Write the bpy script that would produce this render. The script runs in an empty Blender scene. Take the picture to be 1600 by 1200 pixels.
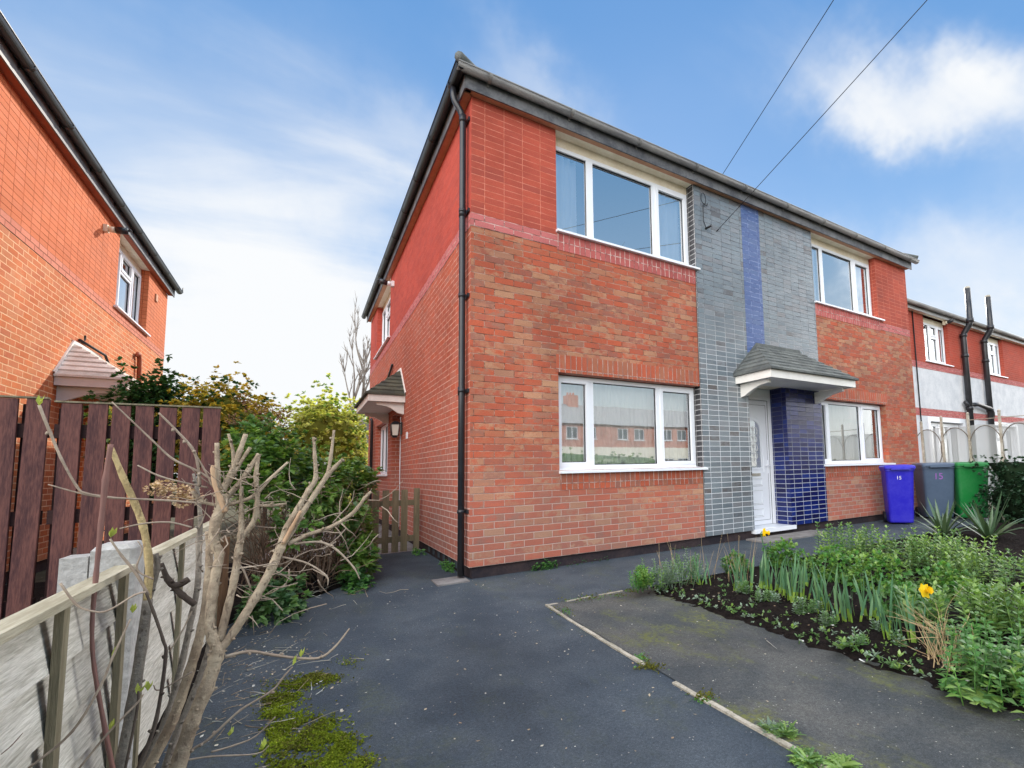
import bpy, bmesh, math, random
from mathutils import Vector, Matrix, noise as mnoise
R = math.radians
rnd = random.Random(7)
sc = bpy.context.scene
col = sc.collection
GZ = .03                      # ground level
# ------------------------------------------------------------------ camera
CP = Vector((-1.4586, -5.1126, 1.1261)); YAW, PITCH, ROLL = .5829, .0895, -.0232
FPX, CX, CY = 754.95, 171.0, 65.06     # focal length and principal point offset, for a 1600 px wide frame
_f = Vector((math.sin(YAW)*math.cos(PITCH), math.cos(YAW)*math.cos(PITCH), math.sin(PITCH)))
_r = Vector((math.cos(YAW), -math.sin(YAW), 0)); _u = _r.cross(_f)
cr, sr = math.cos(ROLL), math.sin(ROLL)
CRt, CUp = _r*cr + _u*sr, -_r*sr + _u*cr
def ray(u, v): return _f + CRt*((u-800-CX)/FPX) - CUp*((v-600-CY)/FPX)
def atY(u, v, Y):
    d = ray(u, v); return CP + d*((Y-CP.y)/d.y)
def atX(u, v, X):
    d = ray(u, v); return CP + d*((X-CP.x)/d.x)
def gnd(u, v, z=GZ):
    d = ray(u, v); return CP + d*((z-CP.z)/d.z)
cam = bpy.data.cameras.new('camera'); camo = bpy.data.objects.new('camera', cam); col.objects.link(camo)
camo.matrix_world = Matrix(((CRt.x, CUp.x, -_f.x, CP.x), (CRt.y, CUp.y, -_f.y, CP.y), (CRt.z, CUp.z, -_f.z, CP.z), (0, 0, 0, 1)))
cam.sensor_width = 36; cam.lens = FPX/1600*36
cam.shift_x = -CX/1600; cam.shift_y = CY/1600
cam.clip_start = .05; cam.clip_end = 3000
sc.camera = camo

# ------------------------------------------------------------------ node helpers
class N:
    def __init__(s, mat):
        mat.use_nodes = True; s.t = mat.node_tree; s.n = s.t.nodes; s.l = s.t.links
        s.n.clear()
    def new(s, typ, **kw):
        n = s.n.new(typ)
        for k, v in kw.items(): setattr(n, k, v)
        return n
    def set(s, sock, val):
        if isinstance(val, bpy.types.NodeSocket): s.l.new(val, sock)
        elif val is not None: sock.default_value = val
    def math(s, op, a, b=None, c=None, clamp=False):
        n = s.new('ShaderNodeMath', operation=op, use_clamp=clamp)
        for i, x in enumerate((a, b, c)): s.set(n.inputs[i], x)
        return n.outputs[0]
    def vec(s, x=0., y=0., z=0.):
        n = s.new('ShaderNodeCombineXYZ')
        for i, q in enumerate((x, y, z)): s.set(n.inputs[i], q)
        return n.outputs[0]
    def vmul(s, v, k):
        n = s.new('ShaderNodeVectorMath', operation='MULTIPLY'); s.set(n.inputs[0], v); s.set(n.inputs[1], k); return n.outputs[0]
    def noise(s, v, scale, detail=4., rough=.6, dist=0., out='Fac'):
        n = s.new('ShaderNodeTexNoise'); s.set(n.inputs['Vector'], v); s.set(n.inputs['Scale'], scale)
        n.inputs['Detail'].default_value = detail; n.inputs['Roughness'].default_value = rough; n.inputs['Distortion'].default_value = dist
        return n.outputs[out]
    def ramp(s, f, stops, mode='LINEAR'):
        n = s.new('ShaderNodeValToRGB'); s.set(n.inputs[0], f); r = n.color_ramp; r.interpolation = mode
        while len(r.elements) < len(stops): r.elements.new(.5)
        for e, (p, c) in zip(r.elements, stops):
            e.position = p; e.color = c if len(c) == 4 else (*c, 1)
        return n.outputs[0]
    def mix(s, f, a, b, blend='MIX'):
        n = s.new('ShaderNodeMix', data_type='RGBA', blend_type=blend)
        s.set(n.inputs[0], f)
        for i, x in ((6, a), (7, b)):
            s.set(n.inputs[i], (*x, 1) if isinstance(x, tuple) and len(x) == 3 else x)
        return n.outputs[2]
    def sstep(s, x, a, b):
        n = s.new('ShaderNodeMapRange', interpolation_type='SMOOTHSTEP'); s.set(n.inputs[0], x)
        n.inputs[1].default_value = a; n.inputs[2].default_value = b; return n.outputs[0]
    def bump(s, h, strength=.5, dist=.01):
        n = s.new('ShaderNodeBump'); s.set(n.inputs['Height'], h); n.inputs['Strength'].default_value = strength
        n.inputs['Distance'].default_value = dist; return n.outputs[0]
    def bsdf(s, base, rough=.6, spec=.5, normal=None, metal=0., trans=None, sub=None):
        b = s.new('ShaderNodeBsdfPrincipled'); s.set(b.inputs['Base Color'], (*base, 1) if isinstance(base, tuple) and len(base) == 3 else base)
        s.set(b.inputs['Roughness'], rough); s.set(b.inputs['Specular IOR Level'], spec); s.set(b.inputs['Metallic'], metal)
        if normal is not None: s.l.new(normal, b.inputs['Normal'])
        return b.outputs[0]
    def out(s, shader):
        o = s.new('ShaderNodeOutputMaterial'); s.l.new(shader, o.inputs[0])
    def obj(s): return s.new('ShaderNodeTexCoord').outputs['Object']
    def uv(s): return s.new('ShaderNodeTexCoord').outputs['UV']
    def geo(s, o): return s.new('ShaderNodeNewGeometry').outputs[o]
    def sep(s, v):
        n = s.new('ShaderNodeSeparateXYZ'); s.set(n.inputs[0], v); return n.outputs
def newmat(name):
    m = bpy.data.materials.new(name); return m, N(m)
def S(*rgb):                     # sRGB 0-255 -> linear
    return tuple((c/255/12.92 if c/255 <= .04045 else ((c/255+.055)/1.055)**2.4) for c in rgb)
MATS = {}
def plain(name, c1, c2=None, rough=.6, spec=.4, scale=6., stretch=(1, 1, 1), island=0., bump=0., bscale=40., metal=0., fine=.25, coord='obj'):
    """two-tone noisy surface"""
    m, n = newmat(name); v = n.obj() if coord == 'obj' else n.uv()
    v = n.vmul(v, stretch)
    c2 = c2 or tuple(x*.7 for x in c1)
    f = n.noise(v, scale, 6, .65)
    g = n.noise(v, scale*9, 3, .6)
    f = n.math('ADD', n.math('MULTIPLY', f, 1-fine), n.math('MULTIPLY', g, fine))
    c = n.mix(n.sstep(f, .36, .64), c1, c2)
    if island:
        r = n.geo('Random Per Island')
        c = n.mix(1., c, n.ramp(r, [(0, (1-island,)*3), (1, (1+island*.6,)*3)]), 'MULTIPLY')
    nor = n.bump(n.noise(v, bscale, 4, .6), bump, .01) if bump else None
    rr = n.math('ADD', rough-.08, n.math('MULTIPLY', g, .16))
    n.out(n.bsdf(c, rr, spec, nor, metal)); MATS[name] = m; return m
def brick(name, pal, mortar, mortar2=None, bw=.225, bh=.075, bond=.5, mw=.010, rough=.85, spec=.25, flame=.5, bump=.5, swap=False, mdark=None, grime=.3, seed=0., streak=None, coatn=0., lowm=None):
    m, n = newmat(name); x = n.sep(n.uv()); u, v = (x[1], x[0]) if swap else (x[0], x[1])
    v = n.math('ADD', v, 30.); u = n.math('ADD', u, 30.)
    wob = n.noise(n.vec(u, v, 0), 9, 2, .5)
    vv = n.math('ADD', v, n.math('MULTIPLY', n.math('SUBTRACT', wob, .5), .006))
    ry = n.math('DIVIDE', vv, bh); row = n.math('FLOOR', ry)
    ru = n.math('ADD', n.math('DIVIDE', n.math('ADD', u, n.math('MULTIPLY', n.math('SUBTRACT', n.noise(n.vec(v, u, 3), 11, 2), .5), .01)), bw), n.math('MULTIPLY', n.math('FLOORED_MODULO', row, 2.), bond))
    cl = n.math('FLOOR', ru); fu = n.math('FRACT', ru); fv = n.math('FRACT', ry)
    eu = n.math('MULTIPLY', n.math('MINIMUM', fu, n.math('SUBTRACT', 1., fu)), bw)
    ev = n.math('MULTIPLY', n.math('MINIMUM', fv, n.math('SUBTRACT', 1., fv)), bh)
    rag = n.math('MULTIPLY', n.math('SUBTRACT', n.noise(n.vec(u, v, 1), 60, 3), .5), .006)
    d = n.math('ADD', n.math('MINIMUM', eu, ev), rag)
    inb = n.sstep(d, mw*.5-.002, mw*.5+.002)
    wn = n.new('ShaderNodeTexWhiteNoise', noise_dimensions='3D'); n.l.new(n.vec(cl, row, seed), wn.inputs[0])
    r = wn.outputs['Value']; rc = n.sep(wn.outputs['Color'])
    base = n.ramp(r, pal)
    wn2 = n.new('ShaderNodeTexWhiteNoise', noise_dimensions='3D'); n.l.new(n.vec(cl, row, seed+9), wn2.inputs[0])
    alt = n.ramp(wn2.outputs['Value'], pal)
    fl = n.noise(n.vec(n.math('ADD', n.math('MULTIPLY', u, 9.), n.math('MULTIPLY', r, 40.)), n.math('MULTIPLY', v, 13.), n.math('MULTIPLY', row, .37)), 1., 4, .65)
    c = n.mix(n.math('MULTIPLY', n.sstep(fl, .40, .62), flame), base, alt)
    c = n.mix(1., c, n.ramp(n.noise(n.vec(u, v, 5), 90, 3, .7), [(.25, (.78,)*3), (.75, (1.18,)*3)]), 'MULTIPLY')
    big = n.noise(n.vec(u, v, 7), .9, 5, .6)
    c = n.mix(1., c, n.ramp(big, [(.3, (1-grime,)*3), (.7, (1+grime*.25,)*3)]), 'MULTIPLY')
    mo = n.mix(n.sstep(n.noise(n.vec(u, n.math('MULTIPLY', v, 3.), 2), 5.5, 5, .75), .42, .58), mortar, mortar2 or mortar)
    if lowm:                                  # joints, and slightly the bricks, turn paler towards the ground
        lowf = n.sstep(n.math('ADD', n.math('SUBTRACT', v, 30.), n.math('MULTIPLY', n.math('SUBTRACT', big, .5), 1.2)), lowm[2], lowm[1])
        mo = n.mix(lowf, mo, lowm[0])
        if 'brick' in name: c = n.mix(n.math('MULTIPLY', lowf, .16), c, lowm[0])
    c = n.mix(inb, mo, c)
    h = n.math('ADD', n.math('MULTIPLY', inb, .7), n.math('MULTIPLY', n.noise(n.vec(u, v, 4), 150, 3, .7), .3))
    nor = n.bump(h, bump, .012)
    rr = n.math('ADD', n.math('MULTIPLY', n.math('SUBTRACT', 1., inb), .9-rough), n.math('ADD', rough-.04, n.math('MULTIPLY', rc[1], .1)), clamp=True)
    n.out(n.bsdf(c, rr, n.math('MULTIPLY', inb, spec), nor)); MATS[name] = m; return m
def leafmat(name, pal, rough=.5, spec=.4, trans=.35, dead=None):
    m, n = newmat(name); r = n.geo('Random Per Island')
    c = n.ramp(r, [(i/(len(pal)-1), p) for i, p in enumerate(pal)])
    c = n.mix(1., c, n.ramp(n.noise(n.obj(), 5., 3), [(.3, (.7,)*3), (.7, (1.25,)*3)]), 'MULTIPLY')
    b = n.bsdf(c, rough, spec)
    t = n.new('ShaderNodeBsdfTranslucent'); n.set(t.inputs[0], n.mix(1., c, (1.3, 1.35, .7), 'MULTIPLY'))
    x = n.new('ShaderNodeMixShader'); x.inputs[0].default_value = trans; n.l.new(b, x.inputs[1]); n.l.new(t.outputs[0], x.inputs[2])
    n.out(x.outputs[0]); MATS[name] = m; return m

# ------------------------------------------------------------------ materials
RED1, RED2, RED3 = (.56, .125, .062), (.49, .11, .058), (.44, .115, .068)
BUF, BUF2, BRN = (.50, .255, .15), (.46, .165, .092), (.33, .135, .098)
brick('brick_mixed', [(0, RED1), (.2, RED2), (.36, BUF2), (.52, BUF), (.66, BRN), (.8, RED2), (.9, (.44, .13, .085)), (1, (.54, .29, .17))],
      (.15, .07, .05), (.44, .27, .205), flame=1., mw=.008, lowm=((.52, .38, .33), .1, 1.6))
brick('brick_side', [(0, RED1), (.3, RED2), (.5, RED3), (.7, (.5, .13, .08)), (1, (.45, .16, .11))],
      (.46, .20, .135), (.66, .41, .33), flame=.8, lowm=((.66, .52, .47), .1, 2.2))
brick('brick_red', [(0, (.53, .105, .064)), (.5, (.46, .088, .056)), (1, (.40, .084, .058))], (.53, .15, .095), (.68, .25, .175), bond=0., mw=.007, flame=.5, bump=.4, grime=.36)
brick('brick_red_side', [(0, (.53, .088, .056)), (1, (.43, .075, .052))], (.38, .07, .052), (.56, .155, .115), bond=.5, mw=.007, flame=.3, bump=.25, grime=.2)
brick('brick_band', [(0, (.60, .18, .17)), (.5, (.55, .16, .15)), (1, (.50, .15, .14))], (.22, .09, .08), (.62, .40, .36), mw=.011, flame=.3, grime=.15)
brick('brick_soldier', [(0, RED1), (.4, RED2), (.7, BUF2), (1, BRN)], (.28, .16, .13), (.5, .36, .31), bw=.225, bh=.075, bond=0., swap=True, flame=.7)
brick('brick_band_soldier', [(0, (.60, .17, .155)), (.5, (.54, .13, .115)), (1, (.46, .12, .11))], (.28, .1, .09), (.70, .52, .46), bw=.225, bh=.075, bond=0., swap=True, flame=.3)
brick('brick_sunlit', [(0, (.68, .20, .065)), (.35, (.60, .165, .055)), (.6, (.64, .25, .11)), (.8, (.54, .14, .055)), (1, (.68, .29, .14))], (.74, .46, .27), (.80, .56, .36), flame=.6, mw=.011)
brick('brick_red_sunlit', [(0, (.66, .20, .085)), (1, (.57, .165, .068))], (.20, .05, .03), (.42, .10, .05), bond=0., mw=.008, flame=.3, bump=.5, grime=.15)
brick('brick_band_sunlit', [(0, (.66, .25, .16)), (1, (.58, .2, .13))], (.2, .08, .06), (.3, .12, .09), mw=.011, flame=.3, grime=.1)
brick('brick_opp', [(0, (.66, .30, .22)), (.5, (.62, .27, .2)), (1, (.58, .27, .2))], (.64, .38, .3), (.6, .36, .3), mw=.009, flame=.3)
brick('brick_far', [(0, (.50, .085, .05)), (.5, (.46, .08, .05)), (1, (.42, .085, .055))], (.5, .15, .11), (.5, .15, .11), mw=.009, flame=.4)
TG = [(0, (.185, .225, .25)), (.35, (.22, .25, .272)), (.6, (.15, .18, .205)), (.8, (.24, .26, .28)), (.95, (.21, .21, .22)), (.975, (.14, .125, .12)), (1, (.12, .115, .12))]
brick('tile_grey', TG, (.055, .06, .07), (.20, .225, .24), bw=.205, bond=0., mw=.008, rough=.22, spec=.6, flame=.5, bump=.5, grime=.3, lowm=((.66, .68, .70), 2.0, 3.6))
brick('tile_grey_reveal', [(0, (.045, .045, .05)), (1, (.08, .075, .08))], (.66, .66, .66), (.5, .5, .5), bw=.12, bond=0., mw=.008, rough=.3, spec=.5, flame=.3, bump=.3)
brick('tile_blue', [(0, (.055, .10, .26)), (.6, (.075, .125, .30)), (1, (.09, .14, .29))], (.05, .07, .20), (.30, .36, .58), bw=.21, bond=0., mw=.007, rough=.32, spec=.5, flame=.3, bump=.3, grime=.12)
brick('tile_cobalt', [(0, (.007, .012, .105)), (.4, (.006, .007, .06)), (.7, (.008, .018, .15)), (1, (.010, .03, .19))], (.05, .055, .09), (.11, .12, .17), bw=.205, bond=0., mw=.0075, rough=.14, spec=.45, flame=.3, bump=.5, grime=.2, lowm=((.50, .53, .58), .75, 1.75))
plain('plinth', (.030, .026, .032), (.065, .045, .045), .9, .2, 3, bump=.8, bscale=25)
plain('white_upvc', (.88, .90, .94), (.84, .86, .90), .32, .5, 2, fine=.1)
plain('cream_paint', (.90, .83, .68), (.78, .69, .53), .55, .3, 5)
plain('porch_white', (.88, .86, .81), (.80, .77, .72), .5, .3, 3)
plain('soffit_tan', (.60, .33, .20), (.52, .26, .15), .6, .3, 5)
plain('soffit_rust', (.42, .12, .06), (.32, .09, .05), .6, .3, 5)
plain('black_plastic', (.016, .017, .021), (.026, .027, .032), .34, .5, 5)
plain('gutter_grey', (.16, .16, .165), (.32, .31, .29), .42, .5, 3, stretch=(.6, .6, 4))
plain('fascia_black', (.075, .078, .088), (.19, .19, .195), .5, .4, 4)
plain('roof_tile', (.095, .105, .105), (.165, .175, .165), .85, .3, 5, island=.25, bump=.5)
plain('roof_tile_mossy', (.055, .058, .050), (.10, .10, .07), .9, .3, 6, island=.3, bump=.6)
plain('roof_tile_pale', (.80, .76, .70), (.64, .60, .54), .85, .3, 6, island=.25, bump=.5)
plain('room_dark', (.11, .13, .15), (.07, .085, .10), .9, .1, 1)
plain('render_grey', (.74, .75, .77), (.58, .60, .63), .85, .2, 2.2, bump=.4, bscale=30)
plain('render_white', (.72, .73, .76), (.62, .63, .66), .8, .2, 2)
plain('render_cream', (.88, .85, .74), (.82, .78, .66), .8, .2, 2)
plain('lamp_glass', (.75, .72, .62), (.7, .68, .6), .2, .6, 8)
plain('slab', (.26, .245, .235), (.17, .155, .15), .9, .2, 6, bump=.5)
plain('kerb_concrete', (.46, .42, .35), (.24, .22, .17), .9, .2, 9, bump=.6, fine=.45)
plain('concrete_post', (.50, .495, .48), (.32, .315, .30), .9, .2, 7, bump=.6, bscale=60, fine=.4)
plain('grey_board', (.66, .635, .57), (.39, .37, .315), .85, .2, 3.2, stretch=(4, .5, 6), island=.3, bump=.8, bscale=14, fine=.5)
plain('cap_rail', (.52, .48, .37), (.30, .27, .19), .85, .2, 3, stretch=(6, .5, 6), bump=.4)
plain('batten', (.26, .23, .155), (.15, .13, .085), .85, .2, 3, stretch=(6, 6, .6), bump=.4)
plain('dark_stained_wood', (.165, .066, .054), (.060, .024, .026), .72, .3, 2.6, stretch=(5, 5, .7), island=.4, bump=.5, bscale=18, fine=.4)
plain('dark_rail', (.055, .028, .026), (.03, .016, .016), .8, .2, 3, stretch=(.6, 4, 4))
plain('gate_wood', (.27, .225, .14), (.17, .15, .095), .85, .2, 3, stretch=(6, 6, .7), island=.22, bump=.4)
def mat_bark(name, c1, c2, spot):
    m, n = newmat(name); v = n.obj()
    f = n.noise(v, 14., 6, .7); g = n.noise(v, 70., 4, .7)
    c = n.mix(n.sstep(f, .34, .66), c1, c2)
    c = n.mix(n.math('MULTIPLY', n.sstep(n.noise(n.vmul(v, (1, 1, .35)), 95., 2, .5), .60, .68), .7), c, spot)
    c = n.mix(n.math('MULTIPLY', n.sstep(n.noise(v, 5., 3, .6), .52, .7), .4), c, tuple(x*.5 for x in c2))
    c = n.mix(n.math('MULTIPLY', n.sstep(g, .56, .7), .5), c, tuple(min(.8, x*1.5) for x in c1))
    rows = n.new('ShaderNodeTexWave', wave_type='BANDS', bands_direction='Z'); n.set(rows.inputs['Vector'], v); rows.inputs['Scale'].default_value = 9.; rows.inputs['Distortion'].default_value = 9.; rows.inputs['Detail'].default_value = 4.
    c = n.mix(n.math('MULTIPLY', n.sstep(rows.outputs['Fac'], .90, .99), .12), c, tuple(x*.5 for x in c2))
    n.out(n.bsdf(c, .82, .25, n.bump(n.math('ADD', n.math('MULTIPLY', f, .6), n.math('MULTIPLY', g, .6)), .9, .012))); MATS[name] = m
mat_bark('bark_pale', (.44, .36, .26), (.27, .205, .145), (.13, .095, .07))
mat_bark('bark_grey', (.30, .265, .22), (.18, .155, .13), (.09, .07, .055))
mat_bark('bark_yellow', (.50, .39, .20), (.36, .27, .13), (.22, .15, .08))
plain('bark_dark', (.095, .075, .06), (.06, .045, .038), .85, .2, 8, bump=.5)
plain('bark_red', (.22, .105, .085), (.15, .08, .07), .6, .3, 4, stretch=(1, 1, .4), bump=.2)
plain('wood_raw', (.50, .34, .215), (.36, .225, .135), .75, .2, 6, stretch=(2, 2, .4))
plain('twig', (.38, .31, .24), (.22, .17, .13), .8, .2, 9)
plain('bush_stem', (.26, .18, .125), (.13, .085, .06), .85, .2, 7)
plain('twig_far', (.30, .27, .24), (.2, .18, .16), .9, .1, 4)
plain('dry_stalk', (.55, .42, .24), (.40, .28, .15), .75, .2, 7, island=.3)
plain('bin_blue', (.016, .012, .46), (.040, .034, .50), .42, .45, 3)
plain('bin_grey', (.085, .125, .19), (.07, .105, .165), .45, .45, 3)
plain('bin_green', (.005, .19, .035), (.03, .21, .06), .42, .45, 3)
plain('bin_dark', (.015, .016, .03), (.01, .011, .02), .6, .3, 3)
plain('paint_white', (.8, .8, .8), (.7, .7, .7), .6, .3, 20)
plain('paint_purple', (.36, .15, .50), (.30, .11, .42), .6, .3, 20)
plain('iron_dark', (.17, .145, .115), (.10, .08, .065), .7, .3, 10)
plain('roof_tile_far', (.36, .36, .37), (.30, .30, .30), .9, .2, 3)
plain('iron_pale', (.50, .47, .40), (.30, .26, .20), .6, .3, 10)
plain('cable_black', (.012, .012, .014), None, .5, .3)
plain('brown_board', (.15, .085, .045), (.09, .05, .03), .85, .2, 4)
plain('far_wall', (.20, .19, .17), (.15, .14, .13), .9, .1, 2)
plain('white_mark', (.78, .78, .78), (.66, .66, .64), .8, .2, 20)
leafmat('leaf_bright', [(.13, .25, .045), (.19, .34, .065), (.10, .20, .04), (.28, .42, .11), (.15, .28, .06)], .34, .5)
leafmat('leaf_mid', [(.085, .18, .06), (.13, .25, .08), (.095, .20, .055), (.19, .31, .12)], .36, .5)
leafmat('leaf_fern', [(.07, .21, .055), (.11, .29, .06), (.08, .22, .06), (.17, .36, .08)], .42, .4)
leafmat('leaf_lime', [(.20, .33, .075), (.27, .41, .11), (.16, .29, .06), (.36, .48, .18)], .36, .5)
leafmat('leaf_blade', [(.08, .19, .115), (.12, .255, .14), (.095, .21, .11), (.18, .32, .16)], .4, .5, .3)
leafmat('leaf_blade_base', [(.20, .34, .05), (.26, .38, .07), (.17, .30, .05)], .45, .4, .3)
leafmat('leaf_silver', [(.20, .27, .20), (.26, .34, .25), (.16, .24, .17)], .6, .3, .2)
leafmat('leaf_yucca', [(.055, .105, .05), (.10, .16, .08), (.075, .13, .065)], .3, .6, .15)
leafmat('leaf_hedge', [(.014, .045, .02), (.03, .075, .035), (.018, .055, .024), (.06, .12, .065)], .4, .5, .2)
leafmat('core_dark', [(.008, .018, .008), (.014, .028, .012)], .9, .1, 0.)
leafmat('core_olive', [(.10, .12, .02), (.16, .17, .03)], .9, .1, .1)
leafmat('leaf_conifer', [(.045, .14, .04), (.08, .19, .06), (.05, .15, .06)], .6, .3, .2)
leafmat('leaf_gold', [(.66, .52, .10), (.74, .60, .14), (.52, .45, .09), (.42, .40, .09)], .6, .3, .4)
leafmat('leaf_yellow', [(.52, .53, .17), (.62, .60, .25), (.44, .49, .14), (.58, .55, .22)], .6, .3, .5)
leafmat('leaf_dead', [(.24, .125, .08), (.32, .18, .11), (.17, .09, .06), (.38, .25, .15)], .8, .2, .2)
leafmat('leaf_dead_pale', [(.55, .40, .26), (.62, .48, .32), (.42, .28, .18)], .8, .2, .2)
leafmat('leaf_ivy', [(.03, .085, .03), (.05, .12, .04), (.04, .10, .035)], .45, .4, .2)
leafmat('moss', [(.15, .21, .014), (.23, .29, .018), (.10, .14, .012), (.31, .36, .03)], .85, .15, .25)
leafmat('moss_olive', [(.10, .115, .022), (.16, .16, .03), (.08, .08, .022)], .9, .1, .2)
leafmat('litter', [(.45, .38, .28), (.30, .2, .12), (.6, .56, .46), (.2, .15, .1), (.7, .7, .66)], .8, .2, .1)
leafmat('petal', [(.92, .62, .01), (.95, .68, .015), (.90, .58, .01)], .5, .3, .35)
leafmat('petal_deep', [(.95, .60, .008), (.95, .56, .008)], .5, .3, .3)
leafmat('bud', [(.42, .50, .09), (.52, .58, .14), (.35, .42, .08)], .5, .3, .3)
def mat_glass(name, refl, tint, rough=0.0, inner=.6):
    m, n = newmat(name)
    nz = n.noise(n.obj(), 1.3, 2, .5); nor = n.bump(nz, .05, .012)
    g = n.new('ShaderNodeBsdfGlossy'); g.inputs['Roughness'].default_value = rough; g.inputs['Color'].default_value = (*tint, 1); n.l.new(nor, g.inputs['Normal'])
    t = n.new('ShaderNodeBsdfTransparent'); t.inputs[0].default_value = (inner, inner, inner, 1)
    lw = n.new('ShaderNodeFresnel'); lw.inputs['IOR'].default_value = 1.5
    fac = n.math('ADD', refl, n.math('MULTIPLY', lw.outputs[0], .8), clamp=True)
    x = n.new('ShaderNodeMixShader'); n.l.new(fac, x.inputs[0]); n.l.new(t.outputs[0], x.inputs[1]); n.l.new(g.outputs[0], x.inputs[2])
    n.out(x.outputs[0]); MATS[name] = m
mat_glass('glass_upper', .54, (.95, .98, 1.0), inner=.98)
mat_glass('glass_lower', .36, (.95, .98, 1.0), inner=.97)
def mat_fabric(name, c, tr, tl=.4):
    m, n = newmat(name)
    d = n.new('ShaderNodeBsdfDiffuse'); d.inputs[0].default_value = (*c, 1)
    t = n.new('ShaderNodeBsdfTranslucent'); t.inputs[0].default_value = (*c, 1)
    x = n.new('ShaderNodeMixShader'); x.inputs[0].default_value = tl; n.l.new(d.outputs[0], x.inputs[1]); n.l.new(t.outputs[0], x.inputs[2])
    y = n.new('ShaderNodeMixShader'); y.inputs[0].default_value = tr; n.l.new(x.outputs[0], y.inputs[1])
    tt = n.new('ShaderNodeBsdfTransparent'); n.l.new(tt.outputs[0], y.inputs[2])
    n.out(y.outputs[0]); MATS[name] = m
mat_fabric('net_curtain', (.94, .96, .92), .04, .02)
mat_fabric('curtain_cloth', (.86, .90, .93), 0., .05)
mat_fabric('drape_grey', (.36, .36, .33), 0.)
mat_fabric('mesh_screen', (.46, .47, .46), .36)
def mat_asphalt(name, a, b, moss, mo_amt, speck):
    m, n = newmat(name); p = n.obj()
    f = n.noise(p, 1.6, 6, .65); g = n.noise(p, 240., 2, .8); h = n.noise(p, 70., 3, .7)
    c = n.mix(n.sstep(f, .35, .68), a, b)
    c = n.mix(1., c, n.ramp(g, [(.3, (.55,)*3), (.55, (1.,)*3), (.72, (1.75,)*3)]), 'MULTIPLY')
    c = n.mix(1., c, n.ramp(h, [(.3, (.7,)*3), (.7, (1.3,)*3)]), 'MULTIPLY')
    vo = n.new('ShaderNodeTexVoronoi'); n.set(vo.inputs['Vector'], p); vo.inputs['Scale'].default_value = 65.
    vs = n.sep(vo.outputs['Color'])
    pick = n.math('MULTIPLY', n.math('GREATER_THAN', vs[0], speck), n.math('LESS_THAN', vo.outputs['Distance'], .20))
    c = n.mix(pick, c, (.32, .31, .29))
    ms = n.noise(n.vmul(p, (1.8, .8, 1)), 1.3, 7, .72)
    mk = n.math('MULTIPLY', n.sstep(ms, .50, .68), n.sstep(n.noise(p, 34., 4, .7), .35, .6))
    c = n.mix(n.math('MULTIPLY', mk, mo_amt), c, moss)
    dk = n.noise(n.vmul(p, (1, 1, 1)), .55, 4, .6)
    c = n.mix(1., c, n.ramp(dk, [(.28, (.62,)*3), (.5, (1.,)*3), (.72, (1.3, 1.26, 1.2))]), 'MULTIPLY')
    st = n.noise(n.vmul(p, (1.3, .8, 1)), 2.6, 7, .75)
    c = n.mix(n.math('MULTIPLY', n.sstep(st, .56, .74), .5), c, tuple(x*.45 for x in a))
    c = n.mix(n.math('MULTIPLY', n.sstep(n.noise(p, 4.2, 6, .7, .5), .60, .78), .35), c, (.15, .145, .125))
    nor = n.bump(n.math('ADD', n.math('MULTIPLY', g, .7), n.math('MULTIPLY', h, .7)), .8, .008)
    n.out(n.bsdf(c, .78, .35, nor)); MATS[name] = m
mat_asphalt('asphalt', (.040, .056, .076), (.072, .090, .110), (.075, .090, .05), .5, .968)
mat_asphalt('asphalt_old', (.052, .060, .066), (.110, .110, .104), (.14, .15, .035), .95, .93)
def mat_soil(name, a, b, sc_):
    m, n = newmat(name); p = n.obj()
    c = n.mix(n.sstep(n.noise(p, sc_, 6, .75), .35, .65), a, b)
    c = n.mix(n.sstep(n.noise(p, sc_*6, 3, .6), .66, .74), c, tuple(x*3 for x in b))
    n.out(n.bsdf(c, .95, .1, n.bump(n.noise(p, sc_*3, 6, .75), 1., .02))); MATS[name] = m
mat_soil('soil', (.008, .006, .006), (.022, .016, .014), 26.)
mat_soil('earth', (.06, .055, .035), (.10, .09, .06), 3.)

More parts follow.
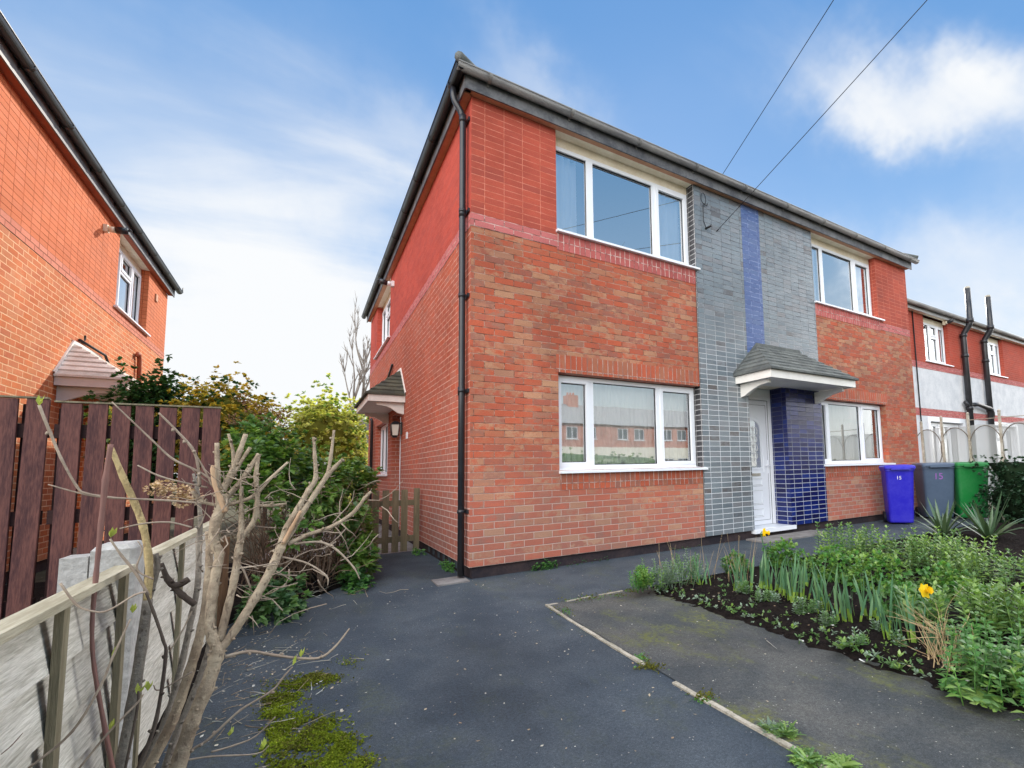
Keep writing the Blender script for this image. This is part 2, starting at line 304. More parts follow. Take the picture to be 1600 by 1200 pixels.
# ------------------------------------------------------------------ mesh builder
def F_front(s, d, z): return (s, -d, z)
def F_side(s, d, z): return (-d, s, z)
LX = -4.17
def F_left(s, d, z): return (LX+d, s, z)
TY = 1.5
def F_terr(s, d, z): return (s, TY-d, z)
def F_opp(s, d, z): return (s, -37+d, z)
def F_id(s, d, z): return (s, d, z)
class MB:
    def __init__(s, fr=F_id): s.v = []; s.f = []; s.u = []; s.m = []; s.fr = fr; s.sm = []
    def face(s, pts, mi=0, uv=None, smooth=False):
        i0 = len(s.v)
        P = [Vector(p) for p in pts]
        if uv is None:
            nn = Vector((0, 0, 0))
            for i in range(len(P)):
                a, b = P[i], P[(i+1) % len(P)]
                nn += Vector(((a.y-b.y)*(a.z+b.z), (a.z-b.z)*(a.x+b.x), (a.x-b.x)*(a.y+b.y)))
            ax = max(range(3), key=lambda k: abs(nn[k]))
            uv = [((p.y, p.z-.15), (p.x, p.z-.15), (p.x, p.y))[ax] for p in P]
        s.v += [s.fr(*p) for p in P]; s.f.append(tuple(range(i0, i0+len(P)))); s.u += uv; s.m.append(mi); s.sm.append(smooth)
    def box(s, x0, x1, y0, y1, z0, z1, mi=0, skip=''):
        a = [(x0, y0), (x1, y0), (x1, y1), (x0, y1)]
        for i in range(4):
            if 'fobk'[i] in skip: continue
            p, q = a[i], a[(i+1) % 4]
            s.face([(p[0], p[1], z0), (q[0], q[1], z0), (q[0], q[1], z1), (p[0], p[1], z1)], mi)
        if 't' not in skip: s.face([(x, y, z1) for x, y in a], mi)
        if 'B' not in skip: s.face([(x, y, z0) for x, y in reversed(a)], mi)
    def indexed(s, verts, faces, mi=0, smooth=True):
        i0 = len(s.v); s.v += [s.fr(*p) for p in verts]
        for f in faces:
            s.f.append(tuple(i0+i for i in f)); s.m.append(mi); s.sm.append(smooth)
            s.u += [(verts[i][0]+verts[i][1], verts[i][2]-.15) for i in f]
    def tube(s, pts, rad, n=8, mi=0, cap=True):
        pts = [Vector(p) for p in pts]; k = len(pts)
        if not hasattr(rad, '__len__'): rad = [rad]*k
        vs, fs = [], []; up = None
        for i, p in enumerate(pts):
            t = (pts[min(i+1, k-1)]-pts[max(i-1, 0)]).normalized()
            if up is None:
                up = t.cross(Vector((0, 0, 1)) if abs(t.z) < .9 else Vector((1, 0, 0))).normalized()
            else:
                up = (up - t*up.dot(t)).normalized()
            b = t.cross(up)
            for j in range(n):
                a = 2*math.pi*j/n; vs.append(p + (up*math.cos(a)+b*math.sin(a))*rad[i])
        for i in range(k-1):
            for j in range(n):
                fs.append((i*n+j, i*n+(j+1) % n, (i+1)*n+(j+1) % n, (i+1)*n+j))
        if cap:
            fs.append(tuple(range(n-1, -1, -1))); fs.append(tuple((k-1)*n+j for j in range(n)))
        s.indexed(vs, fs, mi)
    def loft(s, rings, mi=0, cap0=True, cap1=True, smooth=False):
        n = len(rings[0]); vs = [p for r in rings for p in r]; fs = []
        for i in range(len(rings)-1):
            for j in range(n):
                fs.append((i*n+j, i*n+(j+1) % n, (i+1)*n+(j+1) % n, (i+1)*n+j))
        if cap0: fs.append(tuple(range(n-1, -1, -1)))
        if cap1: fs.append(tuple((len(rings)-1)*n+j for j in range(n)))
        s.indexed(vs, fs, mi, smooth)
    def strip(s, pts, widths, side, mi=0, fold=0.):
        """leaf blade: centre line pts, half widths, side vector(s); folded along the midrib when fold > 0"""
        vs, fs = [], []
        for i, p in enumerate(pts):
            sd = side[i] if isinstance(side, list) else side
            w = widths[i]
            t = (pts[min(i+1, len(pts)-1)]-pts[max(i-1, 0)])
            nn = t.cross(sd).normalized() if t.length > 1e-9 else Vector((0, 0, 1))
            if fold: vs += [p-sd*w+nn*w*fold, p.copy(), p+sd*w+nn*w*fold]
            else: vs += [p-sd*w, p+sd*w]
        k = 3 if fold else 2
        for i in range(len(pts)-1):
            for j in range(k-1):
                a = i*k+j; fs.append((a, a+1, a+k+1, a+k))
        s.indexed(vs, fs, mi, True)
    def build(s, name, mats, parent=None, label=None):
        me = bpy.data.meshes.new(name)
        off = Vector(parent.matrix_basis.translation) if parent is not None else Vector((0, 0, 0))
        q = parent
        while q is not None and q.parent is not None:
            q = q.parent; off += q.matrix_basis.translation
        me.from_pydata([tuple(Vector(p)-off) for p in s.v], [], s.f)
        if not isinstance(mats, (list, tuple)): mats = [mats]
        for m in mats: me.materials.append(MATS[m])
        ul = me.uv_layers.new(name='UVMap')
        for i, c in enumerate(s.u): ul.data[i].uv = c
        for p, mi, sm in zip(me.polygons, s.m, s.sm): p.material_index = mi; p.use_smooth = sm
        o = bpy.data.objects.new(name, me); col.objects.link(o)
        if parent is not None: o.parent = parent
        if label: o['label'] = label
        return o
def thing(name, label, cat, loc, group=None):
    o = bpy.data.objects.new(name, None); col.objects.link(o); o.location = loc; o.empty_display_size = .2
    o['label'] = label; o['category'] = cat
    if group: o['group'] = group
    return o
def tag(o, label, cat, group=None):
    o['label'] = label; o['category'] = cat
    if group: o['group'] = group
    return o
def stuff(o, label, cat): tag(o, label, cat); o['kind'] = 'stuff'; return o
def struct(o): o['kind'] = 'structure'; return o

# ------------------------------------------------------------------ house kit
def wall_grid(mb, s0, s1, z0, z1, holes, depth=.13, mi=0, rmi=None, d=0.):
    xs = sorted({s0, s1, *[h[0] for h in holes], *[h[1] for h in holes]}); zs = sorted({z0, z1, *[h[2] for h in holes], *[h[3] for h in holes]})
    xs = [x for x in xs if s0 <= x <= s1]; zs = [z for z in zs if z0 <= z <= z1]
    for a, b in zip(xs, xs[1:]):
        for c, e in zip(zs, zs[1:]):
            mx, mz = (a+b)/2, (c+e)/2
            if any(h[0] < mx < h[1] and h[2] < mz < h[3] for h in holes): continue
            mb.face([(a, d, c), (b, d, c), (b, d, e), (a, d, e)], mi)
    r = mi if rmi is None else rmi
    for h in holes:
        x0, x1, y0, y1 = max(h[0], s0), min(h[1], s1), max(h[2], z0), min(h[3], z1)
        dp = h[4] if len(h) > 4 else depth
        if h[0] >= s0: mb.face([(x0, d, y0), (x0, d-dp, y0), (x0, d-dp, y1), (x0, d, y1)], r)
        if h[1] <= s1: mb.face([(x1, d, y0), (x1, d-dp, y0), (x1, d-dp, y1), (x1, d, y1)], r)
        if h[2] >= z0: mb.face([(x0, d, y0), (x1, d, y0), (x1, d-dp, y0), (x0, d-dp, y0)], r)
        if h[3] <= z1: mb.face([(x0, d, y1), (x1, d, y1), (x1, d-dp, y1), (x0, d-dp, y1)], r)
def window(fr, house, s0, s1, z0, z1, divs, d=-.13, glass='glass_upper', sill=(None, None), curtain='sides', top_light=None, frame_w=.05, sillmat='white_upvc', sill_drop=.03):
    """divs: list of (x0,x1,kind) lights between s0 and s1; kind 'sash' or 'fixed'"""
    mb = MB(fr); w = frame_w; D0, D1 = d-.06, d+.012
    mb.box(s0, s1, D0, D1, z0, z0+w); mb.box(s0, s1, D0, D1, z1-w, z1)
    mb.box(s0, s0+w, D0, D1, z0+w, z1-w); mb.box(s1-w, s1, D0, D1, z0+w, z1-w)
    for a, b in zip(divs, divs[1:]):
        mb.box(a[1], b[0], D0, D1, z0+w, z1-w)
    f = mb.build('window', 'white_upvc', house)
    for k, (a, b, kind) in enumerate(divs):
        parts = [(z0+w, z1-w, kind)]
        if top_light == k:
            zt = z0+(z1-z0)*.68
            tb = MB(fr); tb.box(a, b, D0, D1, zt-.03, zt+.03); tb.build('transom', 'white_upvc', f)
            parts = [(z0+w, zt-.03, kind), (zt+.03, z1-w, 'sash')]
        for (za, zb, kd) in parts:
            e = .004
            if kd == 'sash':
                sw = .048
                sb = MB(fr); q0, q1 = d-.04, d+.026
                x0, x1, y0, y1 = a-.012, b+.012, za-.012, zb+.012
                sb.box(x0, x1, q0, q1, y0, y0+sw); sb.box(x0, x1, q0, q1, y1-sw, y1)
                sb.box(x0, x0+sw, q0, q1, y0+sw, y1-sw); sb.box(x1-sw, x1, q0, q1, y0+sw, y1-sw)
                sb.build('sash', 'white_upvc', f)
                a2, b2, za2, zb2 = x0+sw, x1-sw, y0+sw, y1-sw
            else: a2, b2, za2, zb2 = a, b, za, zb
            gk = MB(fr)                                         # black glazing gasket
            gw = .009
            gd0, gd1 = d-.028, d-.008
            gk.box(a2, b2, gd0, gd1, za2, za2+gw); gk.box(a2, b2, gd0, gd1, zb2-gw, zb2)
            gk.box(a2, a2+gw, gd0, gd1, za2+gw, zb2-gw); gk.box(b2-gw, b2, gd0, gd1, za2+gw, zb2-gw)
            gk.build('gasket', 'black_plastic', f)
            gm = MB(fr); gm.face([(a2+gw*.5, d-.018, za2+gw*.5), (b2-gw*.5, d-.018, za2+gw*.5), (b2-gw*.5, d-.018, zb2-gw*.5), (a2+gw*.5, d-.018, zb2-gw*.5)])
            gm.build('pane', glass, f)
    if sill[0] is not None:
        sb = MB(fr); zz = z0
        A, B = sill
        sb.face([(A, .055, zz-.045), (B, .055, zz-.045), (B, .055, zz-.018), (A, .055, zz-.018)])
        sb.face([(A, .055, zz-.018), (B, .055, zz-.018), (B, d+.012, zz+.004), (A, d+.012, zz+.004)])
        sb.face([(A, .055, zz-.045), (B, .055, zz-.045), (B, .002, zz-.045), (A, .002, zz-.045)])
        for q in (A, B): sb.face([(q, .055, zz-.045), (q, .055, zz-.018), (q, d+.012, zz+.004), (q, d+.012, zz-.045)])
        sb.build('sill', sillmat, f)
    # room behind the glass
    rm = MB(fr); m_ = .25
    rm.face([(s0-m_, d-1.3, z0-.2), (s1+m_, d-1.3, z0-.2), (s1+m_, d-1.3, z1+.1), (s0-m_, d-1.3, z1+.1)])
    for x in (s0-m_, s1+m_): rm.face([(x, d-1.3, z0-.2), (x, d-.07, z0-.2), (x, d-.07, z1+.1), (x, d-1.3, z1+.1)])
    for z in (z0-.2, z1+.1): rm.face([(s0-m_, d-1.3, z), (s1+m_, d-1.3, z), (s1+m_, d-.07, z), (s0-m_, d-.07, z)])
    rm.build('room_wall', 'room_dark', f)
    def drape(a, b, dd, mat, nm, amp=.03, wl=.11, zz0=None):
        cb = MB(fr); n = max(8, int((b-a)/.018)); vs = []; fs = []
        ph = rnd.random()*6
        for i in range(n+1):
            s = a+(b-a)*i/n
            o = dd+amp*math.sin(s*2*math.pi/wl+ph)+amp*.6*math.sin(s*2*math.pi/(wl*2.7)+ph*2)
            vs += [(s, o, zz0 or z0+.01), (s, o, z1-.02)]
        for i in range(n): fs.append((2*i, 2*i+2, 2*i+3, 2*i+1))
        cb.indexed(vs, fs); cb.build(nm, mat, f)
    L = s1-s0
    if curtain == 'sides':
        drape(s0+.02, s0+.40*min(1, L/2), d-.13, 'curtain_cloth', 'curtain'); drape(s1-.46*min(1, L/2), s1-.02, d-.13, 'curtain_cloth', 'curtain')
    elif curtain == 'net':
        drape(s0+.02, s1-.02, d-.17, 'net_curtain', 'net_curtain', .014, .075)
        drape(s1-.22, s1-.03, d-.27, 'drape_grey', 'curtain')
    elif curtain == 'grey':
        drape(s1-.30, s1-.02, d-.2, 'drape_grey', 'curtain'); drape(s0+.02, s0+.25, d-.2, 'drape_grey', 'curtain')
    return f
def canopy(fr, house, s0, s1, roofmat, fasc='porch_white', z0=2.37, z1=2.485, za=3.02, pr=.68, in0=.50, in1=.50):
    mb = MB(fr); t = .03
    mb.box(s0, s1, pr-t, pr, z0, z1); mb.box(s0, s0+t, 0.003, pr-t, z0, z1); mb.box(s1-t, s1, 0.003, pr-t, z0, z1)
    mb.box(s0+t, s1-t, .003, pr-t, z0+.03, z0+.045)
    c = mb.build('canopy', fasc, house)
    rb = MB(fr); n = 7; ov = .035
    P0, P1, PR = s0-ov, s1+ov, pr+ov
    def ring(tt, lift=0.):
        return (P0+(in0+ov)*tt, P1-(in1+ov)*tt, PR*(1-tt)+.012, z1+(za-z1)*tt+lift)
    for k in range(n):
        t0, t1 = k/n, min(1, (k+1)/n+.01)
        a = ring(t0, .030); b = ring(t1, .006); z_ = a[3]-.030
        # front slab split into tiles
        nt = 9
        for j in range(nt):
            f0, f1 = j/nt+.002, (j+1)/nt-.002
            q = [(a[0]+(a[1]-a[0])*f0, a[2], a[3]), (a[0]+(a[1]-a[0])*f1, a[2], a[3]), (b[0]+(b[1]-b[0])*f1, b[2], b[3]), (b[0]+(b[1]-b[0])*f0, b[2], b[3])]
            rb.face(q); rb.face([q[0], q[1], (q[1][0], q[1][1], z_), (q[0][0], q[0][1], z_)])
        for e in (0, 1):
            q = [(a[e], a[2], a[3]), (a[e], .003, a[3]), (b[e], .003, b[3]), (b[e], b[2], b[3])]
            rb.face(q); rb.face([q[0], q[1], (q[1][0], q[1][1], z_), (q[0][0], q[0][1], z_)])
    rb.face([(P0, PR+.012, z1+.002), (P1, PR+.012, z1+.002), (P1, .003, z1+.002), (P0, .003, z1+.002)])
    rb.build('canopy_roof', roofmat, c)
    fl = MB(fr)                                                # flashing where the tiles meet the wall
    pts = [(P0-.01, z1-.02), (s0+in0, za-.02), (s1-in1, za-.02), (P1+.01, z1-.02)]
    for (xa, zA), (xb, zB) in zip(pts, pts[1:]):
        fl.face([(xa, .018, zA), (xb, .018, zB), (xb, .018, zB+.075), (xa, .018, zA+.075)])
        fl.face([(xa, .018, zA+.075), (xb, .018, zB+.075), (xb, 0, zB+.075), (xa, 0, zA+.075)])
    fl.build('flashing', fasc if fr is not F_front else 'roof_tile', c)
    for sx in (s0+.10, s1-.16):                                # shaped brackets
        bb = MB(fr); prof = [(0.003, z0), (pr-.14, z0), (pr-.14, z0-.05), (pr-.22, z0-.055)]
        for k in range(9):
            tt = k/8; prof.append((pr-.24-(pr-.34)*tt, z0-.06-.12*(tt**1.6)))
        prof.append((.003, z0-.20))
        bb.loft([[(sx, d_, z_) for d_, z_ in prof], [(sx+.06, d_, z_) for d_, z_ in prof]])
        bb.build('bracket', fasc, c)
    return c
def eaves(frs, house, gut='gutter_grey', soff='soffit_tan'):
    for fr, s0, s1, gm in frs:
        mb = MB(fr); mb.box(s0-.02, s1+.02, .002, .085, 5.335, 5.35); mb.build('soffit', soff, house)
        mb = MB(fr); mb.box(s0-.09, s1+.09, .086, .104, 5.325, 5.50); mb.build('fascia', 'fascia_black', house)
        g = MB(fr); n = 10; rr = .058; cd, cz = .166, 5.508
        a0, a1 = s0-.20, s1+.20
        vs, fs = [], []
        for i, s in enumerate((a0, a1)):
            for j in range(n+1):
                a = math.pi+math.pi*j/n; vs.append((s, cd+rr*math.cos(a), cz+rr*math.sin(a)))
        for j in range(n): fs.append((j, j+1, n+2+j, n+1+j))
        fs.append(tuple(range(n+1))); fs.append(tuple(range(n+1, 2*n+2)))
        g.indexed(vs, fs); g.box(a0, a1, cd+rr-.006, cd+rr+.005, cz-.004, cz+.008)
        go = g.build('gutter', gm, house)
        k = int((a1-a0)/1.0)
        for i in range(k+1):                                    # union and support brackets
            s = a0+.35+(a1-a0-.7)*i/k
            b = MB(fr); vs, fs = [], []
            for ss in (s-.02, s+.02):
                for j in range(n+1):
                    a = math.pi+math.pi*j/n; vs.append((ss, cd+(rr+.006)*math.cos(a), cz+(rr+.006)*math.sin(a)))
            for j in range(n): fs.append((j, j+1, n+2+j, n+1+j))
            b.indexed(vs, fs); b.box(s-.012, s+.012, .104, .115, 5.43, 5.50)
            b.build('gutter_bracket', gm, go)
def hip_roof(mb, x0, x1, y0, y1, z, pitch=30):
    h = (min(x1-x0, y1-y0)/2); rz = z+h*math.tan(R(pitch))
    n = 1
    if x1-x0 >= y1-y0: A, B = (x0+h, (y0+y1)/2, rz), (x1-h, (y0+y1)/2, rz)
    else: A, B = ((x0+x1)/2, y0+h, rz), ((x0+x1)/2, y1-h, rz)
    p = [(x0, y0, z), (x1, y0, z), (x1, y1, z), (x0, y1, z)]
    if x1-x0 >= y1-y0:
        mb.face([p[0], p[1], B, A]); mb.face([p[1], p[2], B]); mb.face([p[2], p[3], A, B]); mb.face([p[3], p[0], A])
    else:
        mb.face([p[0], p[1], A]); mb.face([p[1], p[2], B, A]); mb.face([p[2], p[3], B]); mb.face([p[3], p[0], A, B])
    mb.face(p[::-1])
    return A, B
ZB, ZP0, ZP1, ZT = .15, 3.825, 3.975, 5.335
WT, WB = 5.22, 4.055          # upper window head and sill
def coach_lamp(fr, house, s, z):
    b = MB(fr); b.box(s-.05, s+.05, .002, .02, z-.10, z+.12); b.tube([(s, .02, z+.09), (s, .075, z+.125), (s, .12, z+.10)], .009, 6)
    b.loft([[(s+x*.075, .12+y*.075, z+.075) for x, y in ((-1, -1), (1, -1), (1, 1), (-1, 1))], [(s+x*.02, .12+y*.02, z+.135) for x, y in ((-1, -1), (1, -1), (1, 1), (-1, 1))]])
    b.loft([[(s+x*.03, .12+y*.03, z-.16) for x, y in ((-1, -1), (1, -1), (1, 1), (-1, 1))], [(s+x*.05, .12+y*.05, z-.12) for x, y in ((-1, -1), (1, -1), (1, 1), (-1, 1))]])
    for x, y in ((-1, -1), (1, -1), (1, 1), (-1, 1)): b.tube([(s+x*.05, .12+y*.05, z-.12), (s+x*.068, .12+y*.068, z+.075)], .007, 5)
    o = b.build('wall_lantern', 'black_plastic', house)
    g = MB(fr); g.loft([[(s+x*.044, .12+y*.044, z-.118) for x, y in ((-1, -1), (1, -1), (1, 1), (-1, 1))], [(s+x*.06, .12+y*.06, z+.073) for x, y in ((-1, -1), (1, -1), (1, 1), (-1, 1))]])
    g.build('lamp_glass', 'lamp_glass', o)
def security_light(fr, house, s, z, pale='white_upvc'):
    b = MB(fr); b.box(s-.05, s+.05, .002, .05, z-.055, z+.055); b.tube([(s, .05, z), (s, .13, z)], .045, 10)
    o = b.build('security_light', pale, house)
    h = MB(fr); h.tube([(s, .13, z), (s, .20, z+.01), (s, .27, z+.02)], [.05, .055, .05], 10); h.tube([(s, .27, z+.02), (s, .31, z+.045)], .018, 6)
    h.build('lamp_head', 'black_plastic', o)
def side_elevation(fr, house, lower, upper, band, soffm, wins, glass='glass_upper', left=False):
    """side wall with its own porch: parts in frame fr, s runs from the street end to the back"""
    L = 9.55
    (u0, u1), (lw0, lw1), (dr0, dr1) = wins
    mb = MB(fr); wall_grid(mb, 0, L, ZB, ZP0, [(dr0, dr1, .10, 2.28, .45), (lw0, lw1, 1.13, 2.285)]); mb.build('side_wall', lower, house)
    mb = MB(fr); wall_grid(mb, 0, L, ZP1, ZT, [(u0, u1, WB-.04, 5.6)]); mb.build('upper_side_wall', upper, house)
    mb = MB(fr); wall_grid(mb, 0, u0-.02, ZP0, ZP1, [], d=.004); wall_grid(mb, u1+.02, L, ZP0, ZP1, [], d=.004); wall_grid(mb, u0-.02, u1+.02, ZP0, ZP1, [], d=.004)
    mb.build('brick_band', band, house)
    mb = MB(fr); mb.box(0.03, L-.03, -.3, -.035, GZ-.05, ZB); mb.build('plinth', 'plinth', house)
    w = u1-u0
    window(fr, house, u0+.01, u1-.01, WB, WT, [(u0+.06, u0+w*.30, 'sash'), (u0+w*.34, u0+w*.66, 'fixed'), (u0+w*.70, u1-.06, 'sash')], glass=glass, sill=(u0-.08, u1+.12), top_light=1, frame_w=.05)
    mb = MB(fr); mb.box(u0+.005, u1-.005, -.16, -.12, WT+.002, 5.334); mb.build('window_head', 'cream_paint', house)
    mb = MB(fr); mb.box(u0+.004, u1-.004, -.13, .0015, 5.336, 5.349); mb.build('soffit', 'cream_paint', house)
    w = lw1-lw0
    window(fr, house, lw0+.01, lw1-.01, 1.135, 2.275, [(lw0+.06, lw0+w*.30, 'sash'), (lw0+w*.34, lw0+w*.66, 'fixed'), (lw0+w*.70, lw1-.06, 'sash')], glass=glass, sill=(lw0-.05, lw1+.05), curtain='grey')
    # recessed door
    mb = MB(fr); mb.box(dr0+.01, dr1-.01, -.47, -.40, .10, 2.27); d = mb.build('door', 'white_upvc', house)
    for za, zc in ((.25, .95), (1.1, 2.0)):
        q = MB(fr); q.box(dr0+.18, dr1-.18, -.399, -.392, za, zc); q.build('door_panel', 'white_upvc', d)
    q = MB(fr); q.box(dr1-.13, dr1-.10, -.399, -.37, 1.0, 1.2); q.build('door_handle', 'iron_pale', d)

# ------------------------------------------------------------------ MAIN HOUSE
house = thing('brick_house', 'two storey red brick semi-detached house with grey tiled centre panel and white front door', 'house', (0, 0, GZ))
XE = 9.46
T0, T1 = 3.285, 6.11
W1 = (1.035, 3.27); W2 = (6.125, 8.265); U2 = (6.125, 8.23)
mb = MB(F_front)
wall_grid(mb, 0, 3.27, ZB, ZP0, [(W1[0], W1[1]+1, 1.13, 2.285)]); mb.build('front_wall', 'brick_mixed', house); mb = MB(F_front); wall_grid(mb, 6.125, XE, ZB, ZP0, [(W2[0]-1, W2[1], 1.13, 2.285)])
mb.build('front_wall', 'brick_mixed', house)
mb = MB(F_front)
wall_grid(mb, 0, 3.27, ZP1, ZT, [(W1[0], W1[1]+1, 4.01, 5.6)]); mb.build('upper_front_wall', 'brick_red', house); mb = MB(F_front); wall_grid(mb, 6.125, XE, ZP1, ZT, [(U2[0]-1, U2[1], 4.01, 5.6)])
mb.build('upper_front_wall', 'brick_red', house)
mb = MB(F_front); wall_grid(mb, -.004, W1[0], ZP0, ZP1, [], d=.004); mb.build('brick_band', 'brick_band', house); mb = MB(F_front); wall_grid(mb, U2[1]+.03, XE+.004, ZP0, ZP1, [], d=.004); mb.build('brick_band', 'brick_band', house)
for a, b in ((W1[0], 3.27), (6.125, U2[1]+.03)):
    mb = MB(F_front); mb.box(a, b, -.002, .005, ZP0-.03, WB-.045); mb.build('soldier_course', 'brick_band_soldier', house)
for a, b in ((W1[0]-.03, 3.268), (6.127, W2[1]+.08)):
    mb = MB(F_front); mb.box(a, b, .001, .005, 2.287, 2.50); mb.face([(a+.03, .005, 2.2862), (b-.08 if b > 5 else b, .005, 2.2862), (b-.08 if b > 5 else b, -.13, 2.2862), (a+.03, -.13, 2.2862)]); mb.build('soldier_course', 'brick_soldier', house)
    mb = MB(F_front); mb.box(a+.03, b, .001, .005, .90, 1.09); mb.build('soldier_course', 'brick_soldier', house)
mb = MB(F_front); mb.box(.03, XE-.03, -.3, -.035, GZ-.05, ZB); mb.build('plinth', 'plinth', house)
side_elevation(F_side, house, 'brick_side', 'brick_red_side', 'brick_band', 'soffit_tan', ((5.97, 8.15), (5.95, 7.95), (4.34, 5.4)))
mb = MB(); mb.face([(XE, 0, ZB), (XE, 9.55, ZB), (XE, 9.55, ZT), (XE, 0, ZT)]); mb.face([(0, 9.55, ZB), (XE, 9.55, ZB), (XE, 9.55, ZT), (0, 9.55, ZT)]); mb.build('rear_wall', 'brick_side', house)
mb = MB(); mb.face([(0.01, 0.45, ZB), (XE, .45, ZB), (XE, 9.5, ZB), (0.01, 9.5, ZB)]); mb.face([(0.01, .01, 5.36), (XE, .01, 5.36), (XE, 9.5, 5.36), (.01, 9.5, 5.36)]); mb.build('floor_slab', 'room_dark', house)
# front windows
window(F_front, house, W1[0]+.008, W1[1]-.008, 1.135, 2.275, [(W1[0]+.05, 1.50, 'sash'), (1.575, 2.57, 'fixed'), (2.645, W1[1]-.05, 'sash')], glass='glass_lower', sill=(W1[0]-.005, 3.33), curtain='net')
window(F_front, house, W2[0]+.008, W2[1]-.008, 1.135, 2.275, [(W2[0]+.05, 6.44, 'sash'), (6.52, 7.50, 'fixed'), (7.57, W2[1]-.05, 'sash')], glass='glass_lower', sill=(6.09, W2[1]+.12), curtain='net')
window(F_front, house, W1[0]+.008, W1[1]-.008, WB, WT, [(W1[0]+.05, 1.53, 'fixed'), (1.625, 2.60, 'fixed'), (2.675, W1[1]-.05, 'sash')], sill=(W1[0]-.01, 3.33))
window(F_front, house, U2[0]+.008, U2[1]-.008, WB, WT, [(U2[0]+.05, 6.53, 'fixed'), (6.62, 7.58, 'fixed'), (7.66, U2[1]-.05, 'sash')], sill=(6.10, U2[1]+.15))
for a, b in ((W1[0], 3.27), (6.125, U2[1])):
    mb = MB(F_front); mb.box(a+.004, b-.004, -.16, -.12, WT+.002, 5.334); mb.build('window_head', 'cream_paint', house)
    mb = MB(F_front); mb.box(a+.003, b-.003, -.13, .0015, 5.3365, 5.349); mb.build('soffit', 'cream_paint', house)
# tile tower, proud of the brick, with the door recess
TD = .014; DR = (4.27, 5.155); DH = 2.42
mb = MB(F_front)
wall_grid(mb, T0, DR[0], ZB+.01, DH, [], d=TD)
wall_grid(mb, T0, 4.29, DH, ZT-.002, [], d=TD); wall_grid(mb, 4.71, T1, DH, ZT-.002, [], d=TD); wall_grid(mb, 4.29, 4.71, DH, 2.9, [], d=TD)
mb.face([(T1, TD, DH), (T1, -.15, DH), (T1, -.15, ZT-.002), (T1, TD, ZT-.002)])
mb.face([(T0, TD, ZB+.01), (DR[0], TD, ZB+.01), (DR[0], -.3, ZB+.01), (T0, -.3, ZB+.01)])
mb.build('tiled_panel', 'tile_grey', house)
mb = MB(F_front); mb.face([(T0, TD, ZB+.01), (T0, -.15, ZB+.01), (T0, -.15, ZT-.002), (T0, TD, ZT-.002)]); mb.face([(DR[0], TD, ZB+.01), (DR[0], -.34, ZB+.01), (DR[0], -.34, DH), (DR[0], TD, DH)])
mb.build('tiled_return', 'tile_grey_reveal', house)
mb = MB(F_front); wall_grid(mb, 4.29, 4.71, 2.9, ZT-.002, [], d=TD+.001); mb.build('blue_tile_strip', 'tile_blue', house)
mb = MB(F_front); mb.box(DR[1], T1+.004, -.34, TD+.002, ZB+.008, DH-.004, skip='t'); mb.build('cobalt_tile_pier', 'tile_cobalt', house)
mb = MB(F_front); mb.face([(DR[0], TD, DH-.005), (DR[1], TD, DH-.005), (DR[1], -.36, DH-.005), (DR[0], -.36, DH-.005)]); mb.build('recess_ceiling', 'cream_paint', house)
for za, zc in ((ZB, 1.09), (2.29, 4.0)):
    mb = MB(F_front); mb.box(3.2705, 3.2845, -.2, -.004, za, zc); mb.build('expansion_joint', 'black_plastic', house)
# front door
mb = MB(F_front); fw = .06; d0, d1 = -.40, -.30; zb, zt = .17, 2.28
mb.box(DR[0]+.002, DR[0]+fw, d0, d1, zb, zt); mb.box(DR[1]-fw, DR[1]-.002, d0, d1, zb, zt); mb.box(DR[0]+fw, DR[1]-fw, d0, d1, zt-fw, zt)
mb.box(DR[0]+.002, DR[1]-.002, d0, d1, zt+.001, DH-.01)
fr_o = mb.build('door_frame', 'white_upvc', house)
mb = MB(F_front); mb.box(DR[0]-.02, DR[1]+.06, -.38, .05, .105, .165); mb.build('threshold', 'white_upvc', fr_o)
A, B = DR[0]+fw+.006, DR[1]-fw-.006
mb = MB(F_front); mb.box(A, B, -.38, -.325, .17, zt-fw-.006); door = mb.build('door', 'white_upvc', house)
cxd = (A+B)/2
g_ = MB(F_front)
for a_, b_, c_, e_ in ((A-.005, A+.002, .17, zt-fw), (B-.002, B+.005, .17, zt-fw), (A, B, zt-fw-.006, zt-fw)): g_.box(a_, b_, -.36, -.322, c_, e_)
for a_, b_, c_, e_ in ((A+.045, A+.05, .24, 2.14), (B-.05, B-.045, .24, 2.14), (A+.05, B-.05, 2.135, 2.14), (A+.05, B-.05, .24, .245)): g_.box(a_, b_, -.33, -.3235, c_, e_)
g_.build('gasket', 'bin_dark', door)
def arch(w, z0, z1, n=14):
    zc = z1-w; return [(cxd-w, z0), (cxd+w, z0)] + [(cxd+w*math.cos(math.pi*k/n), zc+w*math.sin(math.pi*k/n)) for k in range(n+1)]
def arch_ring(mb, wi, wo, z0i, z0o, z1i, z1o, dd0, dd1):
    a = arch(wi, z0i, z1i); b = arch(wo, z0o, z1o); n = len(a)
    for i in range(n):
        j = (i+1) % n
        mb.face([(a[i][0], dd1, a[i][1]), (a[j][0], dd1, a[j][1]), (b[j][0], dd1, b[j][1]), (b[i][0], dd1, b[i][1])])
        mb.face([(b[i][0], dd0, b[i][1]), (b[j][0], dd0, b[j][1]), (b[j][0], dd1, b[j][1]), (b[i][0], dd1, b[i][1])])
        mb.face([(a[i][0], dd0, a[i][1]), (a[j][0], dd0, a[j][1]), (a[j][0], dd1, a[j][1]), (a[i][0], dd1, a[i][1])])
mb = MB(F_front); arch_ring(mb, .165, .20, 1.10, 1.065, 1.87, 1.905, -.326, -.312); arch_ring(mb, .225, .24, 1.02, 1.005, 1.935, 1.95, -.326, -.319); mb.build('door_moulding', 'white_upvc', door)
